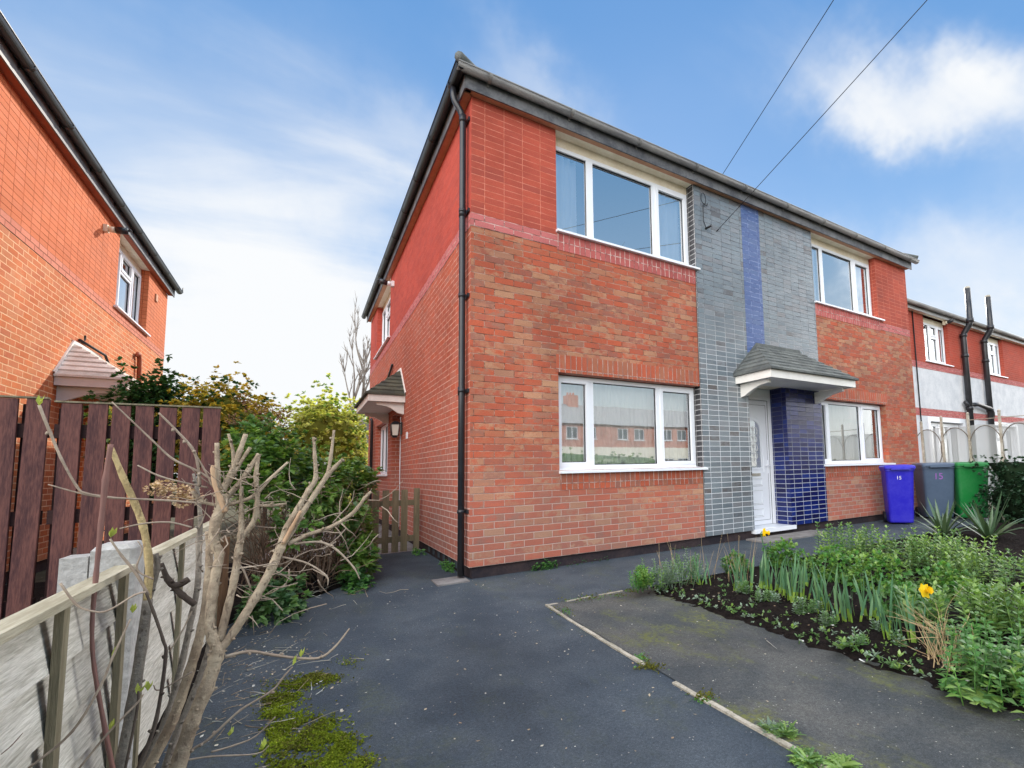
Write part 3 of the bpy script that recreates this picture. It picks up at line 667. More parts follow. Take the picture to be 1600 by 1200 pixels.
mb = MB(F_front); mb.face([(x, -.3225, z) for x, z in arch(.168, 1.097, 1.873)]); gl = mb.build('door_glass', 'glass_lower', door)
mb = MB(F_front)                                               # leaded scroll pattern on the door glass
for sgn in (-1, 1):
    for zc, rr in ((1.70, .055), (1.56, .045), (1.42, .05), (1.29, .045)):
        pts = [(cxd+sgn*(.012+rr*(1-math.cos(a*2.6))*.8), -.319, zc+rr*math.sin(a*2.6)*1.1) for a in [k/12*2 for k in range(13)]]
        mb.tube(pts, .007, 5)
mb.tube([(cxd, -.319, 1.2), (cxd, -.319, 1.78)], .006, 5)
mb.build('leaded_pattern', 'paint_white', door)
for za, zc in ((.80, .92), (.50, .72), (.30, .42)):
    mb = MB(F_front); a, b = cxd-.17, cxd+.17
    mb.box(a, b, -.326, -.316, za, za+.014); mb.box(a, b, -.326, -.316, zc-.014, zc); mb.box(a, a+.014, -.326, -.316, za+.014, zc-.014); mb.box(b-.014, b, -.326, -.316, za+.014, zc-.014)
    mb.build('door_moulding', 'white_upvc', door)
    mb = MB(F_front); mb.box(a-.006, b+.006, -.326, -.3238, za-.006, za); mb.box(a-.006, b+.006, -.326, -.3238, zc, zc+.005); mb.box(a+.014, b-.014, -.326, -.3238, za+.014, za+.019); mb.build('panel_shadow_line', 'concrete_post', door)  # thin grey strips painting shadow lines along the panel mouldings
mb = MB(F_front); mb.box(cxd-.13, cxd+.13, -.326, -.314, .96, 1.005); mb.build('letter_plate', 'iron_pale', door)
mb = MB(F_front); mb.box(B-.055, B-.025, -.326, -.318, 1.0, 1.22); mb.tube([(B-.04, -.318, 1.13), (B-.04, -.285, 1.13), (B-.14, -.285, 1.13)], .010, 6); mb.build('door_handle', 'white_upvc', door)
canopy(F_front, house, 4.0, 6.09, 'roof_tile')
canopy(F_side, house, 3.93, 6.02, 'roof_tile_mossy', pr=.58)
eaves([(F_front, 0, XE, 'gutter_grey'), (F_side, 0, 9.55, 'black_plastic')], house)
mb = MB(); hip_roof(mb, -.16, XE+.16, -.16, 9.71, 5.52, 28); mb.build('roof', 'roof_tile', house)
for (cx_, cy_, sx, sy) in ((-.17, -.17, 1, 1), (XE+.17, -.17, -1, 1)):      # hip ridge tiles
    mb = MB()
    for k in range(4):
        a = Vector((cx_+sx*(-.02+k*.3), cy_+sy*(-.02+k*.3), 5.575+k*.16)); b = a+Vector((sx*.33, sy*.33, .165))
        mb.tube([a, b], [.055, .05], 8)
    mb.build('hip_tile', 'roof_tile', house)
# downpipe by the corner
mb = MB(F_side); pd = .062
mb.tube([(.13, .165, 5.46), (.13, .165, 5.36), (.128, .15, 5.30), (.12, .09, 5.20), (.12, pd, 5.14), (.115, pd, 4.0), (.10, pd, 2.0), (.09, pd, .06)], .035, 12)
for z in (5.12, 4.0, 2.0): mb.tube([(.10+.004*z, pd, z-.05), (.10+.004*z, pd, z+.04)], .040, 12)
dp = mb.build('downpipe', 'black_plastic', house)
for z in (5.10, 4.02, 3.05, 2.0, .72):
    q = MB(F_side); y = .09+.006*z; q.box(y-.075, y+.075, .002, .02, z-.02, z+.02); q.tube([(y, pd, z-.02), (y, pd, z+.02)], .041, 10); q.build('pipe_clip', 'black_plastic', dp)
mb = MB(F_side); mb.tube([(8.25, .06, GZ), (8.25, .06, 2.45), (8.25, .09, 2.52)], .034, 8); mb.build('overflow_pipe', 'black_plastic', house)
mb = MB(F_side); mb.tube([(6.6, .03, 2.9), (5.4, .03, 3.28), (5.32, .03, 3.31)], .022, 6); mb.build('wall_cable', 'black_plastic', house)
mb = MB(F_side); mb.tube([(4.29, .014, 2.15), (4.29, .014, .2)], .008, 5); mb.build('wall_cable', 'white_upvc', house)
coach_lamp(F_side, house, 4.22, 1.93)
security_light(F_side, house, 5.5, 5.03)
mb = MB(F_side); mb.box(3.62, 3.70, .002, .02, 1.72, 1.83); mb.build('doorbell', 'white_upvc', house)
mb = MB(F_side)
for k in range(6): mb.box(.6+k*.28, .7+k*.28, -.034, -.028, .05, .12)
mb.build('air_vent', 'room_dark', house)
# aerial bracket and wire loop on the tiles
mb = MB(F_front); mb.tube([(3.50, TD, 4.70), (3.54, .10, 4.72)], .016, 8); mb.tube([(3.73, TD, 4.72), (3.73, .06, 4.73)], .008, 6)
mb.build('cable_bracket', 'cable_black', house)
mb = MB(F_front); pts = [(3.50, .025, 4.72), (3.46, .025, 4.80), (3.46, .025, 5.05)]
for k in range(13):
    a = -math.pi/2+2*math.pi*k/12; pts.append((3.46+.055*math.cos(a), .025+.002*k, 5.15+.09*math.sin(a)))
pts += [(3.53, .03, 5.06), (3.56, .03, 5.12)]
mb.tube(pts, .005, 5); mb.build('wire_loop', 'cable_black', house)

# ------------------------------------------------------------------ NEIGHBOUR HOUSE on the left
nh = thing('brick_house', 'sunlit orange brick neighbouring house on the left beyond the dark fence', 'house', (LX, 0, GZ))
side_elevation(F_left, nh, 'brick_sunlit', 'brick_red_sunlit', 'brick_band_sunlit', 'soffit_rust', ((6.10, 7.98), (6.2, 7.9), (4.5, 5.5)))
mb = MB(); x0 = LX-9.4
mb.face([(x0, 0, ZB), (LX, 0, ZB), (LX, 0, ZT), (x0, 0, ZT)]); mb.face([(x0, 9.55, ZB), (LX, 9.55, ZB), (LX, 9.55, ZT), (x0, 9.55, ZT)]); mb.face([(x0, 0, ZB), (x0, 9.55, ZB), (x0, 9.55, ZT), (x0, 0, ZT)])
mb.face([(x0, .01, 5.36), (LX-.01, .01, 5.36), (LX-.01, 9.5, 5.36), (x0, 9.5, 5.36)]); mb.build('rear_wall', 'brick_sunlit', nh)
eaves([(F_left, 0, 9.55, 'black_plastic')], nh, soff='soffit_rust')
mb = MB(); hip_roof(mb, x0-.16, LX+.16, -.16, 9.71, 5.52, 28); mb.build('roof', 'roof_tile', nh)
canopy(F_left, nh, 4.0, 6.1, 'roof_tile_pale')
security_light(F_left, nh, 5.33, 5.06, 'cream_paint')
mb = MB(F_left); mb.box(8.48, 8.62, .002, .025, 4.88, 5.03); mb.build('wall_vent', 'soffit_tan', nh)
mb = MB(F_left); mb.tube([(7.75, .05, 1.2), (7.45, .05, 3.40), (7.40, .05, 3.50), (7.33, .05, 3.50), (7.31, .04, 3.44)], .035, 8); mb.build('overflow_pipe', 'soffit_rust', nh)
mb = MB(F_left); mb.tube([(4.7, .06, 3.13), (4.55, .10, 3.16)], .012, 6); mb.tube([(4.66, .02, 3.12), (5.6, .05, 3.10), (6.2, .05, 2.75), (7.2, .05, 2.60)], .018, 6); mb.build('wall_cable', 'cable_black', nh)
mb = MB(F_left); mb.tube([(9.75, .17, 5.50), (9.86, .2, 5.53), (9.86, .2, 5.64), (9.92, .2, 5.66)], .012, 6); mb.build('gutter_hook', 'black_plastic', nh)

# ------------------------------------------------------------------ TERRACE on the right
th = thing('terraced_house', 'red brick and grey rendered terraced house set back beyond the bins', 'house', (9.8, TY, GZ))
TX0, TX1 = 9.75, 34.
UW = [(13.50, 15.02), (17.78, 19.2), (24.0, 25.5), (29, 30.5)]; LWn = [(13.4, 15.5), (17.6, 19.7), (24, 26)]
mb = MB(F_terr); wall_grid(mb, TX0, TX1, ZP1, 5.40, [(a, b, WB-.03, 5.6) for a, b in UW]); mb.build('upper_wall', 'brick_far', th)
mb = MB(F_terr); wall_grid(mb, TX0, TX1, ZP0-.03, ZP1, [], d=.006); mb.build('brick_band', 'brick_band', th); mb = MB(F_terr); wall_grid(mb, TX0, TX1, 2.43, 2.64, [], d=.006); mb.build('brick_band', 'brick_band', th)
mb = MB(F_terr); wall_grid(mb, TX0, TX1, 2.64, ZP0-.03, [], d=0); mb.build('render_panel', 'render_grey', th)
mb = MB(F_terr); wall_grid(mb, TX0, TX1, 0, 2.43, [(a, b, .9, 2.27) for a, b in LWn]); mb.build('lower_wall', 'render_white', th)
for i, (a, b) in enumerate(UW[:3]):
    w = b-a; window(F_terr, th, a+.01, b-.01, WB, 5.25, [(a+.06, a+w*.34, 'fixed'), (a+w*.40, a+w*.66, 'sash'), (a+w*.72, b-.06, 'sash')], sill=(a-.06, b+.12), top_light=1, frame_w=.06)
    mb = MB(F_terr); mb.box(a+.004, b-.004, -.16, -.12, 5.252, 5.40); mb.build('window_head', 'cream_paint', th)
for a, b in LWn[:2]:
    w = b-a; window(F_terr, th, a+.01, b-.01, .91, 2.26, [(a+.07, a+w*.30, 'sash'), (a+w*.35, a+w*.65, 'fixed'), (a+w*.70, b-.07, 'sash')], glass='glass_lower', sill=(a-.05, b+.05), top_light=1, frame_w=.07, curtain='grey')
    q = MB(F_terr); q.box(a-.12, a-.002, .003, .03, .85, 2.40); q.box(b+.002, b+.12, .003, .03, .85, 2.40); q.box(a-.002, b+.002, .003, .03, 2.28, 2.40); q.build('window_surround', 'white_upvc', th)
mb = MB(F_terr); mb.box(TX0, TX1, .002, .12, 5.40, 5.415); mb.build('soffit', 'cream_paint', th)
mb = MB(F_terr); mb.box(TX0, TX1, .12, .14, 5.39, 5.53); mb.build('fascia', 'gutter_grey', th)
mb = MB(F_terr); mb.tube([(TX0, .20, 5.545), (TX1, .20, 5.545)], .06, 10); mb.build('gutter', 'gutter_grey', th)
mb = MB(F_terr); mb.face([(TX0, .24, 5.58), (TX1, .24, 5.58), (TX1, -4, 7.5), (TX0, -4, 7.5)]); mb.face([(TX0, -8.2, 5.58), (TX1, -8.2, 5.58), (TX1, -4, 7.5), (TX0, -4, 7.5)]); mb.face([(TX0, .2, 5.55), (TX0, -8.2, 5.55), (TX0, -4, 7.5)]); mb.build('roof', 'roof_tile', th)
mb = MB(F_terr); mb.face([(TX0, 0, 0), (TX0, -8, 0), (TX0, -8, 5.6), (TX0, 0, 5.6)]); mb.face([(TX1, 0, 0), (TX1, -8, 0), (TX1, -8, 5.6), (TX1, 0, 5.6)]); mb.face([(TX0, -8, 0), (TX1, -8, 0), (TX1, -8, 5.6), (TX0, -8, 5.6)]); mb.face([(TX0, -.2, 5.5), (TX1, -.2, 5.5), (TX1, -8, 5.5), (TX0, -8, 5.5)]); mb.build('rear_wall', 'brick_far', th)
for px in (15.75, 17.28):
    mb = MB(F_terr); mb.tube([(px, .13, 0), (px, .13, 5.02), (px+.01, .16, 5.14), (px+.02, .30, 5.34), (px+.02, .34, 5.42), (px+.02, .34, 6.50)], .085, 12)
    for z in (1.2, 2.75, 4.4, 5.05): mb.tube([(px, .13, z-.05), (px, .13, z+.05)], .105, 12)
    mb.tube([(px+.02, .34, 5.42), (px+.02, .34, 5.55)], .105, 12)
    sp = mb.build('soil_pipe', 'black_plastic', th)
    q = MB(F_terr); q.tube([(px+.02, .34, 6.48), (px+.02, .34, 6.56)], .075, 10); q.build('pipe_cowl', 'iron_pale', sp)
mb = MB(F_terr); mb.tube([(15.85, .14, 2.86), (16.3, .16, 2.90), (16.8, .15, 2.85), (17.25, .14, 2.80)], [.075, .06, .07, .085], 8); mb.tube([(15.55, .1, 2.95), (15.75, .13, 2.75)], .06, 8); mb.tube([(17.28, .13, 2.8), (17.5, .12, 2.7), (17.5, .1, 2.5)], .06, 8); mb.build('branch_pipe', 'black_plastic', th)
mb = MB(F_terr); mb.tube([(12.86, .02, 5.5), (12.88, .02, 2.4), (12.9, .05, 1.0), (13.0, .1, .95)], .018, 6); mb.build('wall_cable', 'cable_black', th)
security_light(F_terr, th, 14.75, 5.33, 'cream_paint')

# ------------------------------------------------------------------ houses across the street (mirrored in the panes)
oh = thing('terraced_house', 'sunlit brick and cream terraced row across the street, mirrored in the lower window', 'house', (3, -37, GZ))
mb = MB(F_opp)
OX0, OX1 = -30., 44.
ow = [x for x in [x+o for x in range(-28, 42, 6) for o in (0, 2.1)]]
wall_grid(mb, OX0, OX1, 3.4, 5.7, [(x, x+1.3, 4.2, 5.4) for x in ow]); mb.build('upper_wall', 'brick_opp', oh)
mb = MB(F_opp); wall_grid(mb, OX0, OX1, 0, 3.4, [(x, x+1.5, .9, 2.2) for x in ow]); mb.build('lower_wall', 'render_cream', oh)
mb = MB(F_opp); mb.face([(OX0, .3, 5.7), (OX1, .3, 5.7), (OX1, -4, 8.2), (OX0, -4, 8.2)]); mb.face([(OX0, -8.3, 5.7), (OX1, -8.3, 5.7), (OX1, -4, 8.2), (OX0, -4, 8.2)]); mb.build('roof', 'roof_tile_far', oh)
for x in (-14, -2, 10, 22):
    mb = MB(F_opp); mb.box(x, x+1.2, -4.6, -3.4, 7.6, 9.2)
    for k in range(3): mb.tube([(x+.25+k*.35, -4, 9.2), (x+.25+k*.35, -4, 9.55)], .11, 8)
    mb.build('chimney', 'brick_opp', oh)
for x in ow:
    for za, zc, w in ((4.2, 5.4, 1.3), (.9, 2.2, 1.5)):
        mb = MB(F_opp); q = .07
        mb.box(x, x+w, -.1, -.03, za, za+q); mb.box(x, x+w, -.1, -.03, zc-q, zc); mb.box(x, x+q, -.1, -.03, za+q, zc-q); mb.box(x+w-q, x+w, -.1, -.03, za+q, zc-q); mb.box(x+w*.48, x+w*.54, -.1, -.03, za+q, zc-q)
        mb.box(x-.1, x+w+.1, -.03, .08, za-.06, za-.002)
        f = mb.build('window', 'white_upvc', oh)
        g = MB(F_opp); g.face([(x+q, -.08, za+q), (x+w-q, -.08, za+q), (x+w-q, -.08, zc-q), (x+q, -.08, zc-q)]); g.build('pane', 'room_dark', f)

# ------------------------------------------------------------------ ground
def sheet(name, pts, mat, z):
    mb = MB(); mb.face([(x, y, z) for x, y in pts]); return struct(mb.build(name, mat))
sheet('ground', [(-700, -700), (700, -700), (700, 1200), (-700, 1200)], 'earth', 0.)
sheet('road', [(-300, -20), (300, -20), (300, -10), (-300, -10)], 'asphalt_old', .012)
sheet('driveway', [(-2.05, -9), (.22, -9), (.19, -5.2), (.16, -3.6), (.26, -1.36), (1.0, -1.40), (9.5, -1.35), (9.5, .1), (.02, .1), (.02, 2.42), (-.9, 2.42), (-.95, .75), (-1.32, .22), (-1.62, .10), (-1.93, -.3)], 'asphalt', GZ)
sheet('side_passage', [(.02, 2.421), (.02, 11), (-1.9, 11), (-1.9, 2.421)], 'slab', GZ-.006)
sheet('garden_path', [(.215, -9), (.155, -3.6), (.255, -1.355), (1.25, -1.40), (1.45, -9)], 'asphalt_old', GZ+.005)
# edging kerb, broken and flush
mb = MB(); kp = []
for k in range(41):
    t = k/40; y = -1.37-(5.3)*t
    x = .235-.11*math.sin(min(1, t*2.3)*math.pi*.5)*.75+.03*max(0, t-.35)
    kp.append((x, y))
def kerb(mb, pts, w0, z0, z1, brk):
    for i in range(len(pts)-1):
        if i in brk: continue
        (x0, y0), (x1, y1) = pts[i], pts[i+1]
        dx, dy = x1-x0, y1-y0; L_ = math.hypot(dx, dy); nx, ny = -dy/L_, dx/L_
        r1 = rnd.uniform(.85, 1.15)*w0; h = z1+rnd.uniform(-.004, .004)
        a = [(x0-nx*r1, y0-ny*r1), (x1-nx*r1, y1-ny*r1), (x1+nx*r1, y1+ny*r1), (x0+nx*r1, y0+ny*r1)]
        mb.face([(p[0], p[1], h) for p in a])
        for j in range(4):
            p, q = a[j], a[(j+1) % 4]; mb.face([(p[0], p[1], z0), (q[0], q[1], z0), (q[0], q[1], h), (p[0], p[1], h)])
kerb(mb, kp, .0125, 0, GZ+.010, {11, 12, 24})
struct(mb.build('edging_kerb', 'kerb_concrete'))
mb = MB(); kerb(mb, [(.25+.08*k, -1.375-.02*math.sin(k)*.4) for k in range(10)], .012, 0, GZ+.010, {1, 5}); struct(mb.build('edging_kerb', 'kerb_concrete'))
# soil bed
BX0, BX1, BY0, BY1 = 1.06, 8.6, -8., -1.42
nx, ny = 230, 190; vs, fs = [], []
for j in range(ny+1):
    for i in range(nx+1):
        x = BX0+(BX1-BX0)*(i/nx)**1.3; y = BY1+(BY0-BY1)*(j/ny)**1.2
        e = min(1, (x-BX0)/.22, (BY1-y)/.22, (BX1-x)/.3)
        if i == 0: x += .05*mnoise.noise(Vector((y*2.2, 1, 5)))+.02
        h = GZ-.03+max(0, e)*.085+.026*mnoise.fractal(Vector((x*7, y*7, 0)), 1., 2., 4)+.018*mnoise.noise(Vector((x*24, y*24, 4)))*min(1, e*2)
        vs.append((x, y, h))
for j in range(ny):
    for i in range(nx): fs.append((j*(nx+1)+i, j*(nx+1)+i+1, (j+1)*(nx+1)+i+1, (j+1)*(nx+1)+i))
mb = MB(); mb.indexed(vs, fs); struct(mb.build('soil_bed', 'soil'))
# planted strip under the shrub, left
vs, fs = [], []
nx, ny = 30, 90
for j in range(ny+1):
    for i in range(nx+1):
        y = -6+8.6*j/ny; xr = -1.86 if y < -.3 else (-1.86+(y+.3)*.8 if y < .55 else -.93)
        xr += .05*mnoise.noise(Vector((y*2.5, 0, 2)))
        x = -4.1 + (xr+4.1)*(i/nx)**.6; e = min(1, (xr-x)/.15)
        vs.append((x, y, GZ-.012+.06*max(0, e)+.03*e*mnoise.noise(Vector((x*6, y*6, 0)))))
for j in range(ny):
    for i in range(nx): fs.append((j*(nx+1)+i, j*(nx+1)+i+1, (j+1)*(nx+1)+i+1, (j+1)*(nx+1)+i))
mb = MB(); mb.indexed(vs, fs); struct(mb.build('soil_bed', 'soil'))
mb = MB(); mb.box(4.05, 5.6, -.42, -.03, GZ-.02, GZ+.022); struct(mb.build('doorstep', 'slab'))
mb = MB(); mb.box(-.33, -.02, -.10, .20, GZ-.02, GZ+.014); tag(mb.build('drain_cover', 'slab'), 'small pale concrete drain slab at the foot of the black downpipe', 'drain')

# ------------------------------------------------------------------ fences and gate
FX = -2.0
def fence_panel(y0, y1, label, battens):
    o = thing('fence_panel', label, 'fence panel', (FX, y0, GZ), 'weathered panels between concrete posts')
    n = 5; h = .155
    for k in range(n):
        z = .04+k*h
        mb = MB(); top = min(z+h+.035, .81); m_ = 14; vs = []; fs = []
        for i in range(m_+1):
            y = y0+(y1-y0)*i/m_
            lo = z+.018*mnoise.noise(Vector((y*3, k*5., 1))); 
            lo2 = lo+.012*mnoise.noise(Vector((y*9, k*3., 7))); vs += [(FX+.040, y, lo2), (FX+.010, y, top), (FX-.004, y, top), (FX+.024, y, lo2)]
        for i in range(m_):
            for j in range(4): fs.append((i*4+j, i*4+(j+1) % 4, i*4+4+(j+1) % 4, i*4+4+j))
        mb.indexed(vs, fs, smooth=False); mb.build('board', 'grey_board', o)
    mb = MB(); mb.box(FX+.012, FX+.064, y0, y1, .815, .836); mb.build('cap_rail', 'cap_rail', o)
    for y in battens:
        mb = MB(); mb.box(FX+.041, FX+.058, y-.019, y+.019, .05, .814); mb.build('batten', 'batten', o)
    return o
fence_panel(-4.45, -2.74, 'weathered grey overlapping board panel nearest the camera, at the lower left', (-4.42, -3.30, -2.80))
fence_panel(-2.58, -.52, 'weathered grey board panel behind the pruned shrub, beyond the concrete post', (-2.53, -1.85, -.55))
mb = MB(); x, y = FX, -2.66
sec = [(-.055, -.09), (.055, -.09), (.055, -.03), (.03, -.02), (.03, .02), (.055, .03), (.055, .09), (-.055, .09)]
sec = [(.045, -.075), (.06, -.06), (.06, .06), (.045, .075), (-.05, .075), (-.05, -.075)]
mb.loft([[(x+a, y+b, z) for a, b in sec] for z in (0, .89)] + [[(x+a*.8, y+b*.8, .905) for a, b in sec]])
tag(mb.build('concrete_post', 'concrete_post'), 'pale concrete fence post between the two grey board panels', 'post')
mb = MB(); mb.box(-2.125, -2.058, -2.72, -2.62, 0, .872); tag(mb.build('concrete_block', 'concrete_post'), 'rough topped grey concrete stump just behind the concrete fence post', 'post')
PY_ = -.45
def picket_fence(x0, x1, top, label):
    o = thing('picket_fence', label, 'fence', (x1, PY_, GZ), 'dark stained picket fence sections')
    k = 0; x = x1-.048
    while x > x0:
        mb = MB(); w_ = .048+rnd.uniform(-.003, .002); ln = rnd.uniform(-.006, .006)
        z1 = top+rnd.uniform(-.006, .004)
        mb.loft([[(x-w_-ln, PY_-.011, .06), (x+w_-ln, PY_-.011, .06), (x+w_-ln, PY_+.011, .06), (x-w_-ln, PY_+.011, .06)], [(x-w_+ln, PY_-.011, z1), (x+w_+ln, PY_-.011, z1), (x+w_+ln, PY_+.011, z1), (x-w_+ln, PY_+.011, z1)]])
        mb.build('picket', 'dark_stained_wood', o); x -= .122+rnd.uniform(-.006, .006); k += 1
    for z in (1.46, .90, .35):
        mb = MB(); mb.box(x0, x1, PY_+.012, PY_+.05, z-.045, z+.045); mb.build('rail', 'dark_rail', o)
    mb = MB(); mb.box(x0, x1, PY_-.016, PY_+.03, top+.003, top+.014); mb.build('capping', 'batten', o)
    for x in ((x0+.05,) if x0 > -3 else (x0+1.2,)):
        mb = MB(); mb.box(x-.045, x+.045, PY_+.051, PY_+.14, 0, top-.03); mb.build('fence_post', 'dark_rail', o)
picket_fence(-2.83, -1.985, 1.645, 'dark maroon picket fence section between the left post and the leafy bush')
picket_fence(-4.14, -2.86, 1.665, 'dark maroon picket fence section at the left edge of the photo')
mb = MB(); mb.box(-1.97, -1.93, -.47, -.10, .02, .66); tag(mb.build('gravel_board', 'brown_board'), 'short brown board beside the end of the grey fence, under the bush', 'board')
# side gate
GY = 2.36
g = thing('picket_gate', 'low weathered olive wooden picket gate between the bush and the house wall', 'gate', (-.5, GY, GZ))
for i, x in enumerate((-.86, -.735, -.61, -.485, -.36, -.245)):
    mb = MB(); t = .90+.006*(i % 2); mb.box(x-.042, x+.042, GY-.022, GY-.002, .05, t); mb.build('picket', 'gate_wood', g)
for z in (.72, .22):
    mb = MB(); mb.box(-.9, -.10, GY, GY+.035, z-.04, z+.04); mb.build('rail', 'gate_wood', g)
mb = MB(); mb.box(-.115, -.045, GY-.03, GY+.04, 0, .92); mb.build('gate_post', 'gate_wood', g)

# ------------------------------------------------------------------ wheelie bins
def text_mesh(txt, size):
    c = bpy.data.curves.new('t', 'FONT'); c.body = txt; c.size = size; c.extrude = .0008; c.align_x = 'CENTER'
    o = bpy.data.objects.new('t', c); col.objects.link(o); bpy.context.view_layer.update()
    me = bpy.data.meshes.new_from_object(o.evaluated_get(bpy.context.evaluated_depsgraph_get()))
    assert len(me.vertices) > 0
    bpy.data.objects.remove(o); return me
def rrect(w_, d_, r, z, n=4, cy=0.):
    p = []
    for cx_, cy_, a0 in ((w_/2-r, d_/2-r, 0), (-w_/2+r, d_/2-r, 90), (-w_/2+r, -d_/2+r, 180), (w_/2-r, -d_/2+r, 270)):
        for k in range(n+1):
            a = R(a0+90*k/n); p.append((cx_+r*math.cos(a), cy+cy_+r*math.sin(a), z))
    return p
def wheelie_bin(label, u, v, mat, rz, W, H, D):
    p = gnd(u, v); root = thing('wheelie_bin', label, 'bin', (0, 0, 0), 'wheelie bins')
    mb = MB(); mb.loft([rrect(W*.78, D*.70, .05, .03, cy=.04), rrect(W*.80, D*.72, .055, .06, cy=.04), rrect(W*.93, D*.93, .06, H*.90), rrect(W*.95, D*.95, .06, H*.93)], smooth=True); mb.build('body', mat, root)
    mb = MB(); mb.loft([rrect(W*.99, D*.99, .06, H*.905), rrect(W*.99, D*.99, .06, H*.94), ]); mb.build('rim', mat, root)
    mb = MB(); mb.loft([rrect(W*1.03, D*1.06, .05, H*.942, cy=-.015), rrect(W*1.03, D*1.06, .05, H*.975, cy=-.015), rrect(W*.96, D*.97, .06, H*.995, cy=-.01), rrect(W*.6, D*.6, .06, H*1.01)], smooth=False)
    mb.box(-W*.30, W*.30, -D*.56-.02, -D*.56+.03, H*.925, H*.955); lid = mb.build('lid', mat, root)
    mb = MB(); mb.tube([(-W*.42, D*.50, H*.93), (-W*.42, D*.58, H*.95), (W*.42, D*.58, H*.95), (W*.42, D*.50, H*.93)], .016, 8); mb.build('handle', mat, root)
    for s_ in (-1, 1):
        mb = MB(); n_ = 16; x = s_*W*.42
        vs = [(x+o*.025, D*.36+.1*math.cos(2*math.pi*k/n_), .10+.1*math.sin(2*math.pi*k/n_)) for o in (-1, 1) for k in range(n_)]
        fs = [(k, (k+1) % n_, n_+(k+1) % n_, n_+k) for k in range(n_)]+[tuple(range(n_)), tuple(range(n_, 2*n_))]
        mb.indexed(vs, fs, smooth=False); mb.build('wheel', 'bin_dark', root)
    mb = MB(); mb.tube([(-W*.42, D*.36, .10), (W*.42, D*.36, .10)], .014, 6); mb.build('axle', 'bin_dark', root)
    root.location = (p.x, p.y, GZ); root.rotation_euler = (0, 0, rz)
    return root
def bin_face_mark(root, me, mat, x, z, W, H, D, sl_=None):
    """put a flat mesh on the sloping front face"""
    yb, yt = .04-D*.72/2, -D*.93/2; k = (z-.06)/(H*.9-.06); y = yb+(yt-yb)*k-.004
    o = bpy.data.objects.new('house_number', me); col.objects.link(o); me.materials.clear(); me.materials.append(MATS[mat]); o.parent = root
    o.location = (x, y, z); o.rotation_euler = (R(90)+math.atan2(yb-yt, H*.9-.06), 0, 0); return o
Wb, Hb, Db = .49, 1.05, .56
b1 = wheelie_bin('cobalt blue wheelie bin with white number 15, against the brick wall', 1407, 818, 'bin_blue', R(-52), Wb, Hb, Db)
bin_face_mark(b1, text_mesh('15', .085), 'paint_white', -.02, .80, Wb, Hb, Db)
b2 = wheelie_bin('slate grey wheelie bin with purple painted 15, between the blue and green bins', 1464, 809, 'bin_grey', R(-46), .60, 1.07, .64)
m15 = text_mesh('15', .17); bin_face_mark(b2, m15, 'paint_purple', -.02, .76, .60, 1.07, .64)
mb = MB(); mb.box(-.085, -.065, -.322, -.312, .69, .80); mb.build('paint_drip', 'paint_purple', b2)
mb = MB(); q = []
mb.tube([(-.12, -.255, .10), (-.12, -.278, .40), (-.09, -.282, .44), (.09, -.282, .44), (.12, -.278, .40), (.12, -.255, .10)], .008, 5); mb.build('moulded_panel', 'bin_grey', b2)
b3 = wheelie_bin('bright green wheelie bin with white printed lines, rightmost bin beside the hedge', 1518, 810, 'bin_green', R(-50), .56, 1.07, .62)
mb = MB()
for x0, x1, z0, z1 in ((-.20, -.05, .48, .50), (-.20, -.02, .56, .58), (-.16, -.06, .64, .66), (-.13, -.10, .67, .74), (-.20, -.06, .40, .415)):
    mb.face([(x0, -.302+.018*(.9-z0)/.9*2, z0), (x1, -.302+.018*(.9-z0)/.9*2, z0), (x1, -.302+.018*(.9-z1)/.9*2, z1), (x0, -.302+.018*(.9-z1)/.9*2, z1)])
mb.build('printed_lines', 'paint_white', b3)

# ------------------------------------------------------------------ iron fence with mesh screen
fx = 9.52
o = thing('iron_fence', 'pale wrought iron fence with circle pattern and translucent mesh screen beyond the bins', 'fence', (fx, -1.2, GZ))
for y, zt_ in ((-.06, 1.95), (-.45, 2.02), (-.93, 2.05), (-1.45, 2.05), (-2.0, 2.02), (-2.6, 2.02)):
    mb = MB(); mb.box(fx-.02, fx+.02, y-.02, y+.02, 0, zt_); mb.tube([(fx, y, zt_+.001), (fx, y, zt_+.04)], [.035, .012], 8); mb.build('fence_post', 'iron_pale', o)
for z, y0, y1 in ((1.93, -2.6, -.93), (.95, -2.6, -.05), (.2, -2.6, -.05)):
    mb = MB(); mb.tube([(fx, y0, z), (fx, y1, z)], .009, 6); mb.build('rail', 'iron_pale', o)
for y in (-.16, -.68, -1.2, -1.72, -2.3):
    mb = MB(); mb.tube([(fx-.012, y+.27*math.cos(2*math.pi*k/28), 1.38+.42*math.sin(2*math.pi*k/28)) for k in range(29)], .009, 5, cap=False); mb.build('iron_ring', 'iron_dark', o)
mb = MB(); vs, fs = [], []
for i in range(31):
    y = -2.6+2.56*i/30; vs += [(fx+.035+.008*math.sin(i*1.3), y, .3), (fx+.03+.01*math.sin(i*.9), y, 1.82+.012*math.sin(i*.8))]
for i in range(30): fs.append((2*i, 2*i+2, 2*i+3, 2*i+1))
mb.indexed(vs, fs); mb.build('mesh_screen', 'mesh_screen', o)

# ------------------------------------------------------------------ overhead cables
def cable(a, b, sag, label):
    mb = MB(); pts = []
    for k in range(25):
        t = k/24; p = a.lerp(b, t); p.z -= sag*4*t*(1-t); pts.append(p)
    mb.tube(pts, .0045, 5); tag(mb.build('overhead_cable', 'cable_black'), label, 'cable')
a = Vector((3.73, -.06, 4.735)); p = atY(1438, 0, -3.1); cable(a, a+(p-a)*4., .10, 'thin black cable running from the tiled panel up to the top right corner')
a = Vector((3.70, -.215, 5.515)); p = atY(1298, 0, -2.5); cable(a, a+(p-a)*4., .06, 'thin cable from the gutter to the top edge, left of the other cable')

